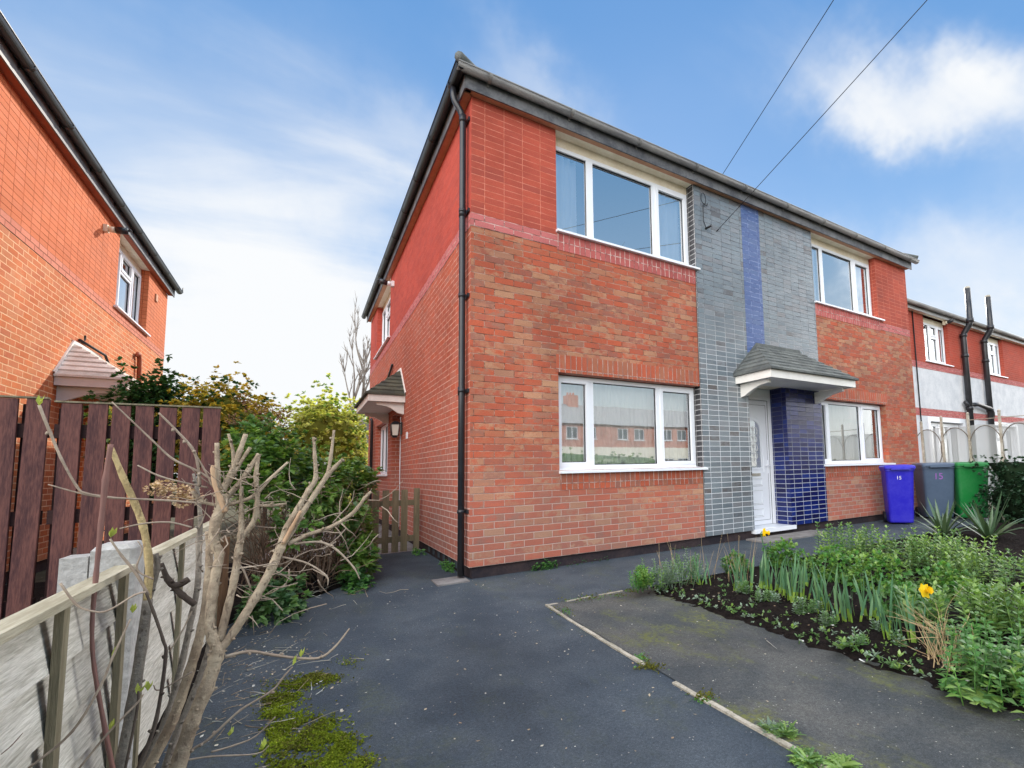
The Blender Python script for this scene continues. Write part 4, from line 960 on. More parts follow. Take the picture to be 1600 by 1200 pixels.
# ------------------------------------------------------------------ plant kit
def rv(s=1.): return Vector((rnd.gauss(0, s), rnd.gauss(0, s), rnd.gauss(0, s)))
def leaf(mb, p, d, L_, w_, droop=.25, mi=0, nseg=2, fold=.25):
    d = d.normalized(); sd = d.cross(Vector((0, 0, 1)))
    if sd.length < .05: sd = Vector((1, 0, 0))
    sd = (sd.normalized()+rv(.25)).normalized(); sd = (sd-d*sd.dot(d)).normalized()
    if nseg == 2:
        t = p+d*L_; m_ = p+d*L_*.5; t = t-Vector((0, 0, droop*L_)); m_ = m_-Vector((0, 0, droop*L_*.2)); nn = d.cross(sd)*w_*fold
        mb.indexed([p, m_-sd*w_+nn, t, m_+sd*w_+nn, m_], [(0, 1, 4), (1, 2, 4), (2, 3, 4), (3, 0, 4)], mi, True)
    else:
        pts, ws = [], []
        for k in range(nseg+1):
            tt = k/nseg; pts.append(p+d*L_*tt-Vector((0, 0, droop*L_*tt*tt))); ws.append(w_*(math.sin(math.pi*(.12+.88*tt)**.8)*.95+.05) if k < nseg else .001)
        mb.strip(pts, ws, sd, mi, fold)
def tuft(mb, c, out, n, L_, w_, mi=0, spread=.9, droop=.3):
    for _ in range(n):
        d = (out*1.0+rv(spread*.6)).normalized(); leaf(mb, c+rv(L_*.06), d, L_*rnd.uniform(.65, 1.2), w_*rnd.uniform(.75, 1.2), droop, mi)
def crown(mb, c, rad, ncl, per, L_, w_, mis=(0,), shell=.55, up=.35, lump=.35, seed=0., zmin=None):
    """leaf clumps through an uneven ellipsoid volume, gaps between them"""
    c = Vector(c); k = 0
    while k < ncl:
        d = rv().normalized(); lum = 1+lump*mnoise.noise(d*2.2+Vector((seed, 0, 0)))+lump*.6*mnoise.noise(d*5+Vector((0, seed, 0)))
        r = (shell+(1-shell)*rnd.random())*lum if rnd.random() < .8 else rnd.random()*lum
        p = c+Vector((d.x*rad[0]*r, d.y*rad[1]*r, d.z*rad[2]*r))
        if zmin is not None and p.z < zmin: p.z = zmin+rnd.random()*.08
        out = Vector((d.x/rad[0], d.y/rad[1], d.z/rad[2])).normalized()
        tuft(mb, p, (out+Vector((0, 0, up))).normalized(), per, L_, w_, rnd.choice(mis)); k += 1
def twig(mb, p, d, L_, r, mi=0, n=5, wob=.25, up=0.):
    pts = [p.copy()]; d = d.normalized()
    for k in range(n):
        d = (d+rv(wob)*.5+Vector((0, 0, up))).normalized(); p = p+d*(L_/n); pts.append(p.copy())
    mb.tube(pts, [r*(1-.75*k/n) for k in range(n+1)], 5, mi); return pts
STEM = [None]
def px_stem(mb, pts, Y, mi=0, n=9, base=True, knots=True):
    if STEM[0]: mb = MB()
    """stem given as (u, v, width px) at depth plane Y (per-point Y offset optional 4th value)"""
    P, Rr = [], []
    for q in pts:
        y = Y+(q[3] if len(q) > 3 else 0); p = atY(q[0], q[1], y); dep = (p-CP).dot(_f); P.append(p); Rr.append(q[2]*.34*dep/FPX)   # off-axis stretch of the wide lens allowed for
    # smooth through the points
    PP, RR = [], []
    for i in range(len(P)-1):
        p0, p1, p2, p3 = P[max(i-1, 0)], P[i], P[i+1], P[min(i+2, len(P)-1)]
        m_ = 5
        for k in range(m_):
            t = k/m_; a = 2*p1; b = (p2-p0)*t; c = (2*p0-5*p1+4*p2-p3)*t*t; d = (3*p1-p0-3*p2+p3)*t**3
            PP.append((a+b+c+d)*.5); RR.append((Rr[i]+(Rr[i+1]-Rr[i])*t)*(1+.07*rnd.uniform(-1, 1)+(.14 if k == 0 and 0 < i else 0)))
    PP.append(P[-1]); RR.append(Rr[-1])
    if base and PP[0].z > GZ:
        k = 3; p0 = PP[0]; dr = (p0-PP[3]).normalized(); q = p0+dr*((p0.z-GZ+.03)/max(.3, -dr.z)); PP.insert(0, q); RR.insert(0, RR[0]*1.15)
    mb.tube(PP, RR, n, mi)
    if knots:
        for i in range(2, len(PP)-1, 3):
            if RR[i] > .004 and rnd.random() < .75:
                d = rv(); t = (PP[i+1]-PP[i-1]).normalized(); d = (d-t*d.dot(t)).normalized()
                mb.tube([PP[i]+d*RR[i]*.7, PP[i]+d*(RR[i]*1.0+.006)+t*.004], [.006, .003], 5, mi)
    if STEM[0]: mb.build(STEM[0][0], STEM[0][1], sh)
    return PP
# ------------------------------------------------------------------ the pruned shrub in front of the grey fence
sh = thing('pruned_shrub', 'bare hard pruned shrub with many pale stubby stems in the left foreground', 'shrub', tuple(atY(290, 1200, -2.75)))
sh.location.z = GZ; SY = -3.05
mb = MB(); STEM[0] = ('stem', 'bark_pale')
px_stem(mb, [(277, 1200, 31), (300, 1129, 29), (322, 1076, 27), (337, 1030, 27), (340, 1012, 26), (333, 995, 24), (328, 972, 20), (332, 930, 19), (338, 892, 18), (343, 866, 18), (334, 846, 19), (337, 815, 21), (346, 795, 24), (347, 772, 24)], SY, 0, 12)
px_stem(mb, [(338, 1018, 22), (352, 1004, 19), (366, 986, 18), (397, 937, 17), (424, 889, 18), (440, 852, 19)], SY, 0, 12, False)
px_stem(mb, [(436, 862, 17), (447, 827, 14), (465, 796, 13), (483, 765, 12), (493, 748, 10), (492, 714, 8), (490, 683, 6)], SY, 0, 10, False)
px_stem(mb, [(438, 858, 15), (457, 827, 13), (475, 797, 12), (492, 772, 11), (512, 742, 11), (522, 731, 9), (536, 717, 7)], SY, 0, 10, False)
px_stem(mb, [(512, 742, 8), (517, 712, 7), (522, 672, 5)], SY, 0, 8, False)
px_stem(mb, [(450, 850, 11), (480, 836, 9), (520, 822, 8), (553, 800, 8), (570, 778, 7), (580, 768, 6)], SY, 0, 8, False)
px_stem(mb, [(343, 1002, 17), (357, 945, 15), (366, 905, 15), (373, 858, 15), (377, 836, 14), (377, 800, 9), (377, 760, 8)], SY, 0, 10, False)
px_stem(mb, [(376, 842, 13), (392, 822, 11), (401, 800, 11), (402, 772, 10), (400, 742, 9), (404, 712, 8)], SY, 0, 9, False)
# pollarded head: stubs
for st in ([(342, 778, 14), (340, 738, 10), (339, 692, 9)], [(348, 765, 17), (361, 742, 13), (372, 712, 11), (384, 678, 9)], [(356, 758, 9), (373, 727, 8), (391, 699, 7)],
           [(352, 778, 14), (370, 760, 11), (388, 735, 10), (405, 709, 10)], [(361, 738, 8), (365, 712, 7), (357, 678, 5)], [(352, 782, 11), (338, 760, 9), (333, 738, 8)],
           [(352, 790, 9), (395, 776, 8), (420, 750, 7), (450, 722, 5)], [(402, 790, 8), (424, 790, 7), (448, 787, 6)], [(350, 790, 8), (320, 785, 7), (300, 768, 8)]):
    px_stem(mb, st, SY, 0, 8, False)
px_stem(mb, [(232, 1200, 23), (270, 1125, 20), (296, 1050, 19), (315, 982, 17), (325, 911, 15), (327, 858, 13), (325, 830, 11)], SY+.12, 0, 11)
STEM[0] = None
mb = MB(); STEM[0] = ('stem', 'bark_grey')
px_stem(mb, [(221, 1200, 14), (259, 1125, 13), (285, 1031, 12), (300, 960, 12), (309, 911, 11), (311, 847, 11), (313, 810, 9), (308, 765, 7), (302, 740, 5)], SY+.2, 0, 9)
px_stem(mb, [(258, 1200, 15), (275, 1150, 14), (300, 1090, 13), (322, 1030, 12), (328, 1000, 10)], SY+.08, 0, 9)
STEM[0] = None
mb = MB(); STEM[0] = ('stem', 'bark_grey')
px_stem(mb, [(187, 1200, 22), (206, 1106, 21), (221, 1012, 20), (231, 937, 18)], SY+.1, 0, 10); px_stem(mb, [(231, 940, 12), (245, 890, 12), (243, 865, 11)], SY+.12, 0, 8, False)
STEM[0] = None
mb = MB(); STEM[0] = ('cut_stem', 'bark_yellow'); px_stem(mb, [(230, 938, 14), (233, 905, 14), (232, 870, 14), (224, 824, 13), (210, 785, 13), (192, 745, 11), (174, 700, 9)], SY+.1, 0, 10, False, False); STEM[0] = None
mb = MB(); STEM[0] = ('stem', 'bark_red'); px_stem(mb, [(176, 1200, 9), (165, 1144, 9), (147, 1042, 8), (144, 975, 8), (150, 900, 9), (158, 820, 10), (165, 750, 11), (173, 694, 10)], SY-.05, 0, 8, True, False); STEM[0] = None
mb = MB(); STEM[0] = ('stem', 'bark_dark'); px_stem(mb, [(217, 1200, 9), (244, 1125, 8), (259, 1027, 7), (255, 1000, 6), (240, 956, 6), (228, 925, 5)], SY-.04, 0, 7); px_stem(mb, [(196, 1200, 6), (214, 1110, 5), (216, 1080, 4)], SY-.08, 0, 6)
px_stem(mb, [(295, 905, 14), (275, 915, 15), (262, 905, 12), (252, 880, 8)], SY+.15, 0, 8, False); px_stem(mb, [(305, 945, 12), (285, 930, 13), (270, 915, 11)], SY+.15, 0, 8, False)
STEM[0] = None
mb = MB(); STEM[0] = ('torn_wood', 'wood_raw')                                                    # torn wood where the head was cut
px_stem(mb, [(352, 800, 11), (344, 778, 10), (336, 760, 8), (332, 735, 8), (333, 727, 6)], SY-.02, 0, 7, False, False); px_stem(mb, [(442, 850, 9), (455, 826, 8), (470, 798, 6)], SY-.02, 0, 7, False, False)
px_stem(mb, [(-4, 1028, 14), (12, 1010, 13), (31, 986, 9)], SY-.35, 0, 8, False, False)
STEM[0] = None
mb = MB(); STEM[0] = ('twig', 'twig')
tw = [[(352, 1026, 8), (390, 1018, 7), (430, 1024, 6), (472, 1029, 6), (502, 1027, 6), (525, 1009, 5), (546, 982, 3)], [(326, 787, 5), (262, 782, 5), (180, 778, 5), (135, 773, 4), (75, 757, 3)],
      [(61, 633, 6), (78, 675, 6), (96, 717, 5), (120, 760, 5), (135, 771, 5), (180, 778, 5)], [(175, 628, 3), (237, 687, 4), (270, 717, 5), (307, 735, 5), (335, 752, 5)], [(215, 727, 3), (247, 743, 4), (283, 753, 4), (325, 762, 5)],
      [(248, 645, 4), (273, 670, 5), (300, 700, 6), (309, 725, 6), (312, 760, 7)], [(187, 826, 3), (225, 818, 4), (265, 816, 4), (300, 824, 4)], [(94, 911, 5), (120, 945, 5), (145, 955, 4), (169, 954, 4), (210, 930, 5), (228, 925, 5)],
      [(45, 1200, 6), (112, 1144, 6), (157, 1072, 5), (176, 1027, 5), (204, 967, 3)], [(124, 1200, 5), (172, 1142, 5), (214, 1099, 4), (224, 1085, 3)], [(0, 1180, 3), (18, 1165, 3), (36, 1145, 2)], [(272, 1200, 7), (300, 1172, 6), (326, 1155, 6), (375, 1110, 5), (424, 1080, 5), (445, 1055, 4), (457, 1042, 3)],
      [(232, 930, 6), (212, 895, 6), (190, 868, 5), (172, 842, 4)], [(300, 700, 3), (320, 735, 4), (332, 760, 4)], [(240, 905, 4), (214, 890, 4), (222, 860, 3), (215, 845, 2)], [(460, 850, 6), (500, 847, 5), (527, 860, 5), (553, 887, 4), (562, 905, 2)], [(440, 870, 5), (480, 880, 4), (510, 900, 4), (512, 915, 2)],
      [(330, 1175, 5), (365, 1165, 4), (400, 1150, 3), (430, 1120, 3)], [(280, 1190, 4), (330, 1182, 4), (400, 1178, 3), (420, 1165, 2)], [(392, 920, 4), (380, 890, 4), (362, 870, 3)], [(300, 1050, 4), (250, 1078, 3), (240, 1070, 2)], [(265, 1018, 4), (285, 985, 3), (300, 955, 3)]]
for t in tw: px_stem(mb, t, SY-.45 if t[0] in ((45, 1200, 6), (124, 1200, 5), (0, 1180, 3), (94, 911, 5)) else SY, 0, 6, False, True)
STEM[0] = None
for _ in range(80):                                         # fine side twigs on the head
    u, v = rnd.choice([(350, 770), (380, 760), (400, 770), (345, 830), (375, 850), (440, 850), (470, 790), (500, 760), (420, 890), (390, 940), (310, 800), (325, 880), (535, 815), (395, 800)])
    p = atY(u+rnd.gauss(0, 9), v+rnd.gauss(0, 14), SY+rnd.gauss(0, .03)); d = Vector((rnd.gauss(.1, 1), rnd.gauss(0, .6), rnd.gauss(.25, .6)))
    twig(mb, p, d, rnd.uniform(.04, .14), .0024, 0, 4, .5)
for _ in range(26):
    u, v = rnd.choice([(480, 870), (500, 900), (460, 900), (530, 830), (420, 910), (560, 800), (330, 740)])
    p = atY(u+rnd.gauss(0, 16), v+rnd.gauss(0, 20), SY+.1+rnd.gauss(0, .08)); twig(mb, p, Vector((rnd.gauss(0, 1), rnd.gauss(0, .6), rnd.gauss(-.1, .5))), rnd.uniform(.07, .22), .0024, 0, 4, .55)
mb.build('fine_twigs', 'twig', sh)['kind'] = 'stuff'
mb = MB()
for u, v in ((207, 958), (174, 1028), (231, 1080), (38, 1143), (100, 1160), (61, 634), (173, 840), (457, 1040), (470, 1027), (171, 1141), (214, 1085), (411, 1170), (358, 1150)):
    p = atY(u, v, SY-.01); mb = MB()
    for k in range(4): leaf(mb, p, Vector((rnd.gauss(.2, .25), rnd.gauss(0, .25), 1)), rnd.uniform(.022, .036), .006, .0)
    mb.build('bud', 'bud', sh)

# ------------------------------------------------------------------ leafy bush beyond, hydrangea with dead heads
hb = thing('hydrangea_bush', 'tangled bush with bright green leaves and brown dried flower heads beside the side gate', 'bush', (-1.5, 1.1, GZ))
mb = MB()
def hyd_ok(p): return p.x < -.62+.10*(p.y-1.8)
for _ in range(230):
    b = Vector((rnd.uniform(-1.95, -1.05), rnd.uniform(.35, 2.1), GZ)); b.x = min(b.x, -1.28 if b.y < .7 else -1.0)
    t = Vector((rnd.gauss(0, .33), rnd.gauss(-.05, .3), 1)); twig(mb, b, t, rnd.uniform(.5, 1.2), rnd.uniform(.004, .008), 0, 6, .32)
for _ in range(200):
    b = Vector((rnd.uniform(-1.95, -.95), rnd.uniform(.1, 2.1), rnd.uniform(.1, 1.05))); twig(mb, b, Vector((rnd.gauss(.1, .8), rnd.gauss(-.3, .8), rnd.gauss(.1, .6))), rnd.uniform(.15, .5), .003, 0, 5, .5)
mb.build('stem', 'bush_stem', hb)
mb = MB()
# leaf clumps placed where light green sprays show
for cx_, cy_, cz_, rx, ry, rz, ncl in ((-1.70, .85, 1.32, .26, .5, .24, 170), (-1.30, 1.15, 1.12, .34, .5, .24, 210), (-.95, 1.7, 1.08, .26, .35, .30, 180), (-1.35, .75, .92, .28, .35, .22, 110), (-1.1, 1.0, .72, .28, .35, .22, 110), (-.95, .75, .28, .18, .30, .26, 110), (-.88, 1.35, .5, .16, .4, .38, 120), (-1.9, .35, 1.25, .16, .3, .28, 130), (-1.75, .2, .98, .16, .2, .22, 60), (-1.5, .3, .66, .2, .2, .2, 40)):
    crown(mb, (cx_, cy_, cz_), (rx, ry, rz), ncl, 6, .085, .028, (0, 0, 1), .40, .4, .35, cx_*7)
crown(mb, (-1.82, .8, 1.52), (.24, .35, .20), 150, 6, .075, .024, (0, 1, 1), .4, .4, .35, 3)
mb.build('foliage', ['leaf_bright', 'leaf_mid'], hb)
def flower_head(u, v, Y, r, mat='leaf_dead'):
    p = atY(u, v, Y); mb = MB()
    for _ in range(90):
        d = rv().normalized(); d.z *= .75; q = p+d*r*rnd.uniform(.6, 1.05); leaf(mb, q, d+rv(.5), .022, .010, .1)
    mb.build('dried_flower_head', mat, hb)
for u, v, Y, r, m_ in ((395, 640, .9, .085, 'leaf_dead'), (425, 648, .9, .10, 'leaf_dead'), (440, 668, .9, .10, 'leaf_dead'), (410, 662, .85, .09, 'leaf_dead'), (380, 622, .9, .07, 'leaf_dead'), (322, 682, .1, .07, 'leaf_dead'), (300, 690, 0., .06, 'leaf_dead'), (445, 645, 1., .07, 'leaf_dead'), (365, 655, .8, .06, 'leaf_dead')): flower_head(u, v, Y, r, m_)
for u, v in ((243, 763), (258, 758), (270, 772), (288, 766), (302, 775), (285, 783)): flower_head(u, v, -.62, .05, 'leaf_dead_pale')
mb = MB()
for _ in range(40): p = atY(470+rnd.gauss(0, 22), 725+rnd.gauss(0, 6), .9); leaf(mb, p, rv(), .03, .013)
stf = mb.build('flower', 'paint_white', hb); stf['kind'] = 'stuff'
iv = MB()
crown(iv, (-1.62, -.35, .18), (.22, .55, .20), 170, 6, .06, .024, (0, 1), .3, .5, .4, 3, GZ)
tag(iv.build('ivy_patch', ['leaf_ivy', 'leaf_mid']), 'low dark green ivy spreading on the ground between the shrub and the bush', 'ivy')
iv = MB(); crown(iv, (-.98, .36, .10), (.14, .30, .10), 110, 7, .05, .02, (0, 1), .3, .5, .4, 4, GZ)
tag(iv.build('fern_patch', ['leaf_fern', 'leaf_ivy']), 'low green ferny weeds at the corner of the bush border beside the driveway', 'weed')
# ------------------------------------------------------------------ trees and shrubs behind
def tree(name, label, cat, base, c, rad, ncl, per, L_, w_, mats, trunk_r=.05, seed=0., up=.3, group=None, limbs=7, tm='bark_dark', core=None):
    o = thing(name, label, cat, base, group); b = Vector(base); c = Vector(c)
    mb = MB(); mb.tube([b, b.lerp(c, .5)+rv(.03), c], [trunk_r, trunk_r*.7, trunk_r*.3], 8)
    for k in range(limbs):
        d = rv().normalized(); d.z = abs(d.z)*.8; twig(mb, b.lerp(c, rnd.uniform(.35, .95)), d, max(rad)*rnd.uniform(.6, 1.), trunk_r*.35, 0, 5, .3)
    mb.build('trunk', tm, o)
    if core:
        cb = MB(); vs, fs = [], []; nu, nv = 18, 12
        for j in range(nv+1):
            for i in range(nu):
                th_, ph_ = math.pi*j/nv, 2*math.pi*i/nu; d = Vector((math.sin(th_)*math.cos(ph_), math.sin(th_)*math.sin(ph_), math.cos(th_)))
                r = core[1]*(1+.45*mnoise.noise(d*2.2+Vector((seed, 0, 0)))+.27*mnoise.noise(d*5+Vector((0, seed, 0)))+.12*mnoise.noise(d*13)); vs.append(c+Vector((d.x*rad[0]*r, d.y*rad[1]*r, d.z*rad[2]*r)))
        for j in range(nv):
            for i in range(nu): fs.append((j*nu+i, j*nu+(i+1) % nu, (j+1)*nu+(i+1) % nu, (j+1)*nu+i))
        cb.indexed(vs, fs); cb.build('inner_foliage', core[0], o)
    mb = MB(); crown(mb, c, rad, ncl, per, L_, w_, tuple(range(len(mats))), .5 if not core else .62, up, .45, seed); mb.build('crown', mats, o); return o
tree('conifer', 'small dark green conifer behind the picket fence, beside the neighbour porch', 'conifer', (-3.0, 3., 0), (-3.0, 3., 1.75), (.52, .42, .78), 1500, 8, .065, .02, ['leaf_conifer'], .05, 1., core=('core_dark', .6))
tree('conifer', 'golden yellow conifer showing above the right end of the picket fence', 'conifer', (-2.35, 2.6, 0), (-2.30, 2.6, 1.70), (.62, .45, .66), 1700, 8, .055, .018, ['leaf_gold', 'leaf_gold', 'leaf_gold', 'leaf_conifer'], .05, 5., core=('core_olive', .58))
tree('shrub', 'small yellow shrub peeping over the fence in front of the neighbour porch', 'shrub', (-2.98, 1.2, 0), (-2.98, 1.2, 1.62), (.16, .16, .22), 110, 7, .05, .016, ['leaf_gold', 'leaf_lime'], .02, 9.)
tree('shrub', 'large yellow green shrub in leaf at the end of the side passage', 'shrub', (-.95, 11.5, 0), (-.95, 11.5, 1.85), (1.35, 1., 1.75), 2200, 9, .11, .04, ['leaf_yellow', 'leaf_yellow', 'leaf_yellow', 'leaf_lime'], .08, 2., .4, core=('core_olive', .68))
tree('shrub', 'dark evergreen shrub below the yellow shrub, at the passage end', 'shrub', (-1.5, 9.2, 0), (-1.5, 9.2, 1.1), (.7, .6, 1.2), 420, 7, .09, .03, ['leaf_conifer', 'leaf_mid'], .06, 12.)
tree('shrub', 'sparse twiggy shrub with few leaves left of the yellow shrub', 'shrub', (-2.2, 9.5, 0), (-2.2, 9.5, 2.35), (.7, .5, .85), 70, 4, .07, .022, ['leaf_yellow', 'leaf_mid'], .05, 15., limbs=30, tm='twig_far')
bt = thing('bare_tree', 'tall bare winter tree far behind, beside the side wall of the house', 'tree', (.55, 17, 0))
mb = MB()
def branch(p, d, L_, r, lev):
    pts = twig(mb, p, d, L_, r, 0, 6, .16, .05)
    if lev:
        for k in range(5 if lev > 1 else 6):
            i = rnd.randint(2, 6); dd = (pts[i]-pts[i-1]).normalized(); branch(pts[i], dd+rv(.26)+Vector((0, 0, .2)), L_*rnd.uniform(.28, .45), r*.5, lev-1)
branch(Vector((.02, 17, 0)), Vector((.0, 0, 1)), 5.0, .09, 3); branch(Vector((.38, 17.3, 0)), Vector((.01, 0, 1)), 5.4, .09, 3)
mb.build('trunk', 'twig_far', bt)
mb = MB(); mb.box(-.4, 3, 22, 22.2, 0, 3.9); tag(mb.build('garden_wall', 'far_wall'), 'dull distant wall seen in the gap beyond the yellow shrub', 'wall')
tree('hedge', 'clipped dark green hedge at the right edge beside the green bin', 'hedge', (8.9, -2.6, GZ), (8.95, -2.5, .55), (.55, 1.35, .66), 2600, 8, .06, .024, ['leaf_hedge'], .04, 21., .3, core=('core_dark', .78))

o_h = tree('hedge', 'sunlit green boundary hedge across the street, seen only mirrored in the window', 'hedge', (4, -15, 0), (4, -15, .9), (14, .8, 1.1), 1800, 7, .16, .06, ['leaf_lime', 'leaf_mid'], .06, 33., .5, core=('leaf_mid', .85))

# ------------------------------------------------------------------ garden bed
SZ = GZ+.05
def blades(mb, c, n, h, w_, spread=.05, lean=.12, mi=0, mib=1, bend=.12):
    for _ in range(n):
        b = c+Vector((rnd.gauss(0, spread), rnd.gauss(0, spread), 0)); d = Vector((rnd.gauss(0, lean), rnd.gauss(0, lean), 1)).normalized(); hh = h*rnd.uniform(.55, 1.08)
        sd = Vector((rnd.gauss(0, 1), rnd.gauss(0, 1), 0)).normalized(); bd = Vector((rnd.gauss(0, 1), rnd.gauss(0, 1), 0))*bend*hh*rnd.random()
        pts = [b+d*hh*t+bd*t*t-Vector((0, 0, .3*bend*hh*t*t)) for t in (0, .3, .55, .8, 1)]; ws = [w_*.8, w_, w_, w_*.8, w_*.15]
        mb.strip(pts[:2], ws[:2], sd, mib, .2); mb.strip(pts[1:], ws[1:], sd, mi, .2)
def daff_clump(u, v, n, h, label, spread=.04):
    p = gnd(u, v, SZ); p.z = SZ-.03
    mb = MB(); blades(mb, p, n, h, .0085, spread); return tag(mb.build('daffodil_leaves', ['leaf_blade', 'leaf_blade_base']), label, 'plant', 'clumps of upright daffodil leaves')
daff_clump(1093, 915, 12, .30, 'leaf blade clump nearest the left end of the bed, paler tips')
daff_clump(1158, 922, 16, .36, 'upright blade clump just left below the far daffodil flower')
daff_clump(1188, 920, 16, .36, 'upright blade clump directly below the far daffodil flower')
daff_clump(1212, 926, 14, .34, 'upright blade clump just right of the far daffodil flower')
daff_clump(1240, 938, 22, .40, 'tall bluish blade clump at the centre of the bed, behind silvery seedlings')
daff_clump(1288, 955, 24, .40, 'tallest dense blade clump midway between the two yellow flowers', .05)
daff_clump(1322, 972, 15, .38, 'thick based blade clump in front of the ferny mound')
daff_clump(1356, 965, 14, .34, 'blade clump left of the pair of stiff dark blades')
daff_clump(1388, 998, 8, .42, 'narrow stiff pair of tall blades left of the near daffodil', .014)
daff_clump(1416, 1004, 12, .36, 'loose splayed blade clump directly left of the near daffodil')
daff_clump(1464, 1020, 18, .24, 'short broad blade clump below the near daffodil, beside the dry stalks')
daff_clump(1254, 915, 14, .30, 'blade clump at the back, left edge of the ferny mound')
def daffodil(u, v, fu, fv, label, face):
    b = gnd(u, v, SZ); o = thing('daffodil', label, 'flower', tuple(b))
    t = CP+ray(fu, fv)*((b-CP).dot(_f)/1.0); face = Vector(face).normalized()
    mb = MB(); m_ = b.lerp(t, .6)+Vector((.015, 0, .03)); nk = t-face*.03+Vector((0, 0, .004))
    mb.tube([b-Vector((0, 0, .04)), b.lerp(m_, .5), m_, nk-face*.015-Vector((0, 0, .015)), nk], [.006, .0055, .005, .0045, .006], 7); mb.build('stem', 'leaf_blade', o)
    sx = face.cross(Vector((0, 0, 1))).normalized(); sy = sx.cross(face)
    for k in range(6):
        a = math.pi*2*k/6+.2; d = (sx*math.cos(a)+sy*math.sin(a)-face*.12+rv(.06)).normalized(); mb = MB()
        pts = [t+d*.045*q-face*.006*math.sin(q*3) for q in (0, .25, .5, .75, 1)]; sd = d.cross(face).normalized(); mb.strip(pts, [.005, .014, .017, .012, .001], sd, 0, .15); mb.build('petal', 'petal', o)
    mb = MB(); n_ = 12; rings = []
    for q, r in ((0, .008), (.3, .012), (.7, .014), (.95, .019), (1., .021)):
        rings.append([t+face*.032*q+(sx*math.cos(2*math.pi*k/n_)+sy*math.sin(2*math.pi*k/n_))*r*(1+.10*math.sin(k*3)*(q > .9)) for k in range(n_)])
    mb.loft(rings, 0, True, False, True); mb.build('trumpet', 'petal_deep', o)
daffodil(1188, 912, 1196, 832, 'yellow daffodil flower standing tall in front of the white door', (.75, -.35, -.12))
daffodil(1440, 1006, 1447, 923, 'yellow daffodil flower near the dry stalks at the right of the bed', (-.35, -.85, .30))
def shoots(mb, p, n, h, L_, w_, rx, ry, mis, droop=.25, step=.035, stemm=None):
    for _ in range(n):
        b = p+Vector((rnd.gauss(0, rx), rnd.gauss(0, ry), 0)); d = Vector((rnd.gauss(0, .22), rnd.gauss(0, .22), 1)).normalized(); hh = h*rnd.uniform(.6, 1.05); k = hh*.25; mi = rnd.choice(mis)
        mb.tube([b, b+d*hh], [.003, .002], 4, mis[-1])
        while k < hh:
            a0 = rnd.random()*6.28; t = k/hh
            for j in range(3):
                a = a0+j*2.09; dd = Vector((math.cos(a), math.sin(a), .35+.9*t*t)); leaf(mb, b+d*k, dd, L_*rnd.uniform(.75, 1.15)*(1-.35*t*t), w_, droop, mi)
            k += step*rnd.uniform(.8, 1.2)
def perennial(u, v, n, h, L_, w_, rx, ry, label, mats, cat='plant', grp='leafy perennials in the bed', droop=.25, step=.035):
    p = gnd(u, v, SZ); mb = MB(); shoots(mb, p, n, h, L_, w_, rx, ry, tuple(range(len(mats))), droop, step); return tag(mb.build('leafy_plant', mats), label, cat, grp)
LM = ['leaf_lime', 'leaf_mid']
perennial(1325, 880, 30, .41, .075, .011, .16, .15, 'lime tipped leafy clump at the left end of the back row, beside the path', LM)
perennial(1378, 886, 30, .41, .075, .011, .17, .15, 'lime tipped leafy clump below the blue bin', LM)
perennial(1432, 892, 32, .41, .075, .011, .18, .15, 'lime tipped leafy clump in front of the left spiky plant', LM)
perennial(1485, 904, 32, .41, .075, .011, .17, .15, 'lime tipped leafy clump in front of the grey bin, above bare soil', LM)
perennial(1532, 918, 30, .41, .075, .011, .17, .15, 'lime tipped leafy clump at the right end of the back row', LM)
perennial(1590, 912, 26, .30, .07, .011, .16, .2, 'lime leafy clump at the right edge, below the right spiky plant', LM)
perennial(1555, 985, 30, .30, .085, .012, .12, .12, 'glossy lance leaved clump on the right, above the dry stalks', ['leaf_mid', 'leaf_lime', 'leaf_bright'])
perennial(1596, 1000, 30, .32, .085, .012, .12, .12, 'glossy lance leaved clump cut by the right edge of the photo', ['leaf_mid', 'leaf_lime', 'leaf_bright'])
perennial(1450, 985, 14, .28, .085, .012, .07, .07, 'lance leaved shoots just behind the near daffodil', ['leaf_mid', 'leaf_lime'])
perennial(1560, 1070, 30, .20, .075, .012, .12, .11, 'low fresh green clump at the bed edge, lower right', ['leaf_bright', 'leaf_mid', 'leaf_fern'], droop=.45)
perennial(1600, 1095, 30, .20, .075, .012, .12, .11, 'low fresh green clump in the lower right corner of the bed', ['leaf_bright', 'leaf_mid', 'leaf_fern'], droop=.45)
perennial(1545, 1030, 24, .22, .07, .011, .10, .10, 'mid green clump right behind the dry stalks', ['leaf_mid', 'leaf_fern'], droop=.4)
perennial(1003, 922, 40, .20, .05, .008, .055, .05, 'bright green bushy tuft at the left tip of the bed', ['leaf_bright', 'leaf_fern'], step=.02)
perennial(1040, 918, 36, .24, .045, .006, .06, .08, 'grey green bushy sprigs next to the bright green tuft', ['leaf_mid', 'leaf_silver'], step=.022)
perennial(1075, 905, 30, .26, .045, .006, .08, .10, 'feathery grey green sprigs beside the leftmost blades', ['leaf_silver', 'leaf_mid'], step=.025)
def mound(u, v, r, h, label, mats=('leaf_fern', 'leaf_bright'), n=260):
    p = gnd(u, v, SZ); mb = MB(); crown(mb, (p.x, p.y, SZ+h*.35), (r, r, h*.65), n, 6, .05, .014, tuple(range(len(mats))), .55, .5, .3, u*.1, SZ)
    return tag(mb.build('fern_mound', list(mats)), label, 'plant', 'ferny mounds in the bed')
mound(1300, 905, .24, .30, 'ferny green mound behind the tall daffodil blades')
mound(1372, 920, .26, .32, 'largest ferny green mound in front of the lime tipped row')
mound(1225, 885, .20, .26, 'ferny green mound right of the far daffodil, by the path')
mound(1485, 935, .20, .24, 'isolated ferny mound between two patches of bare soil')
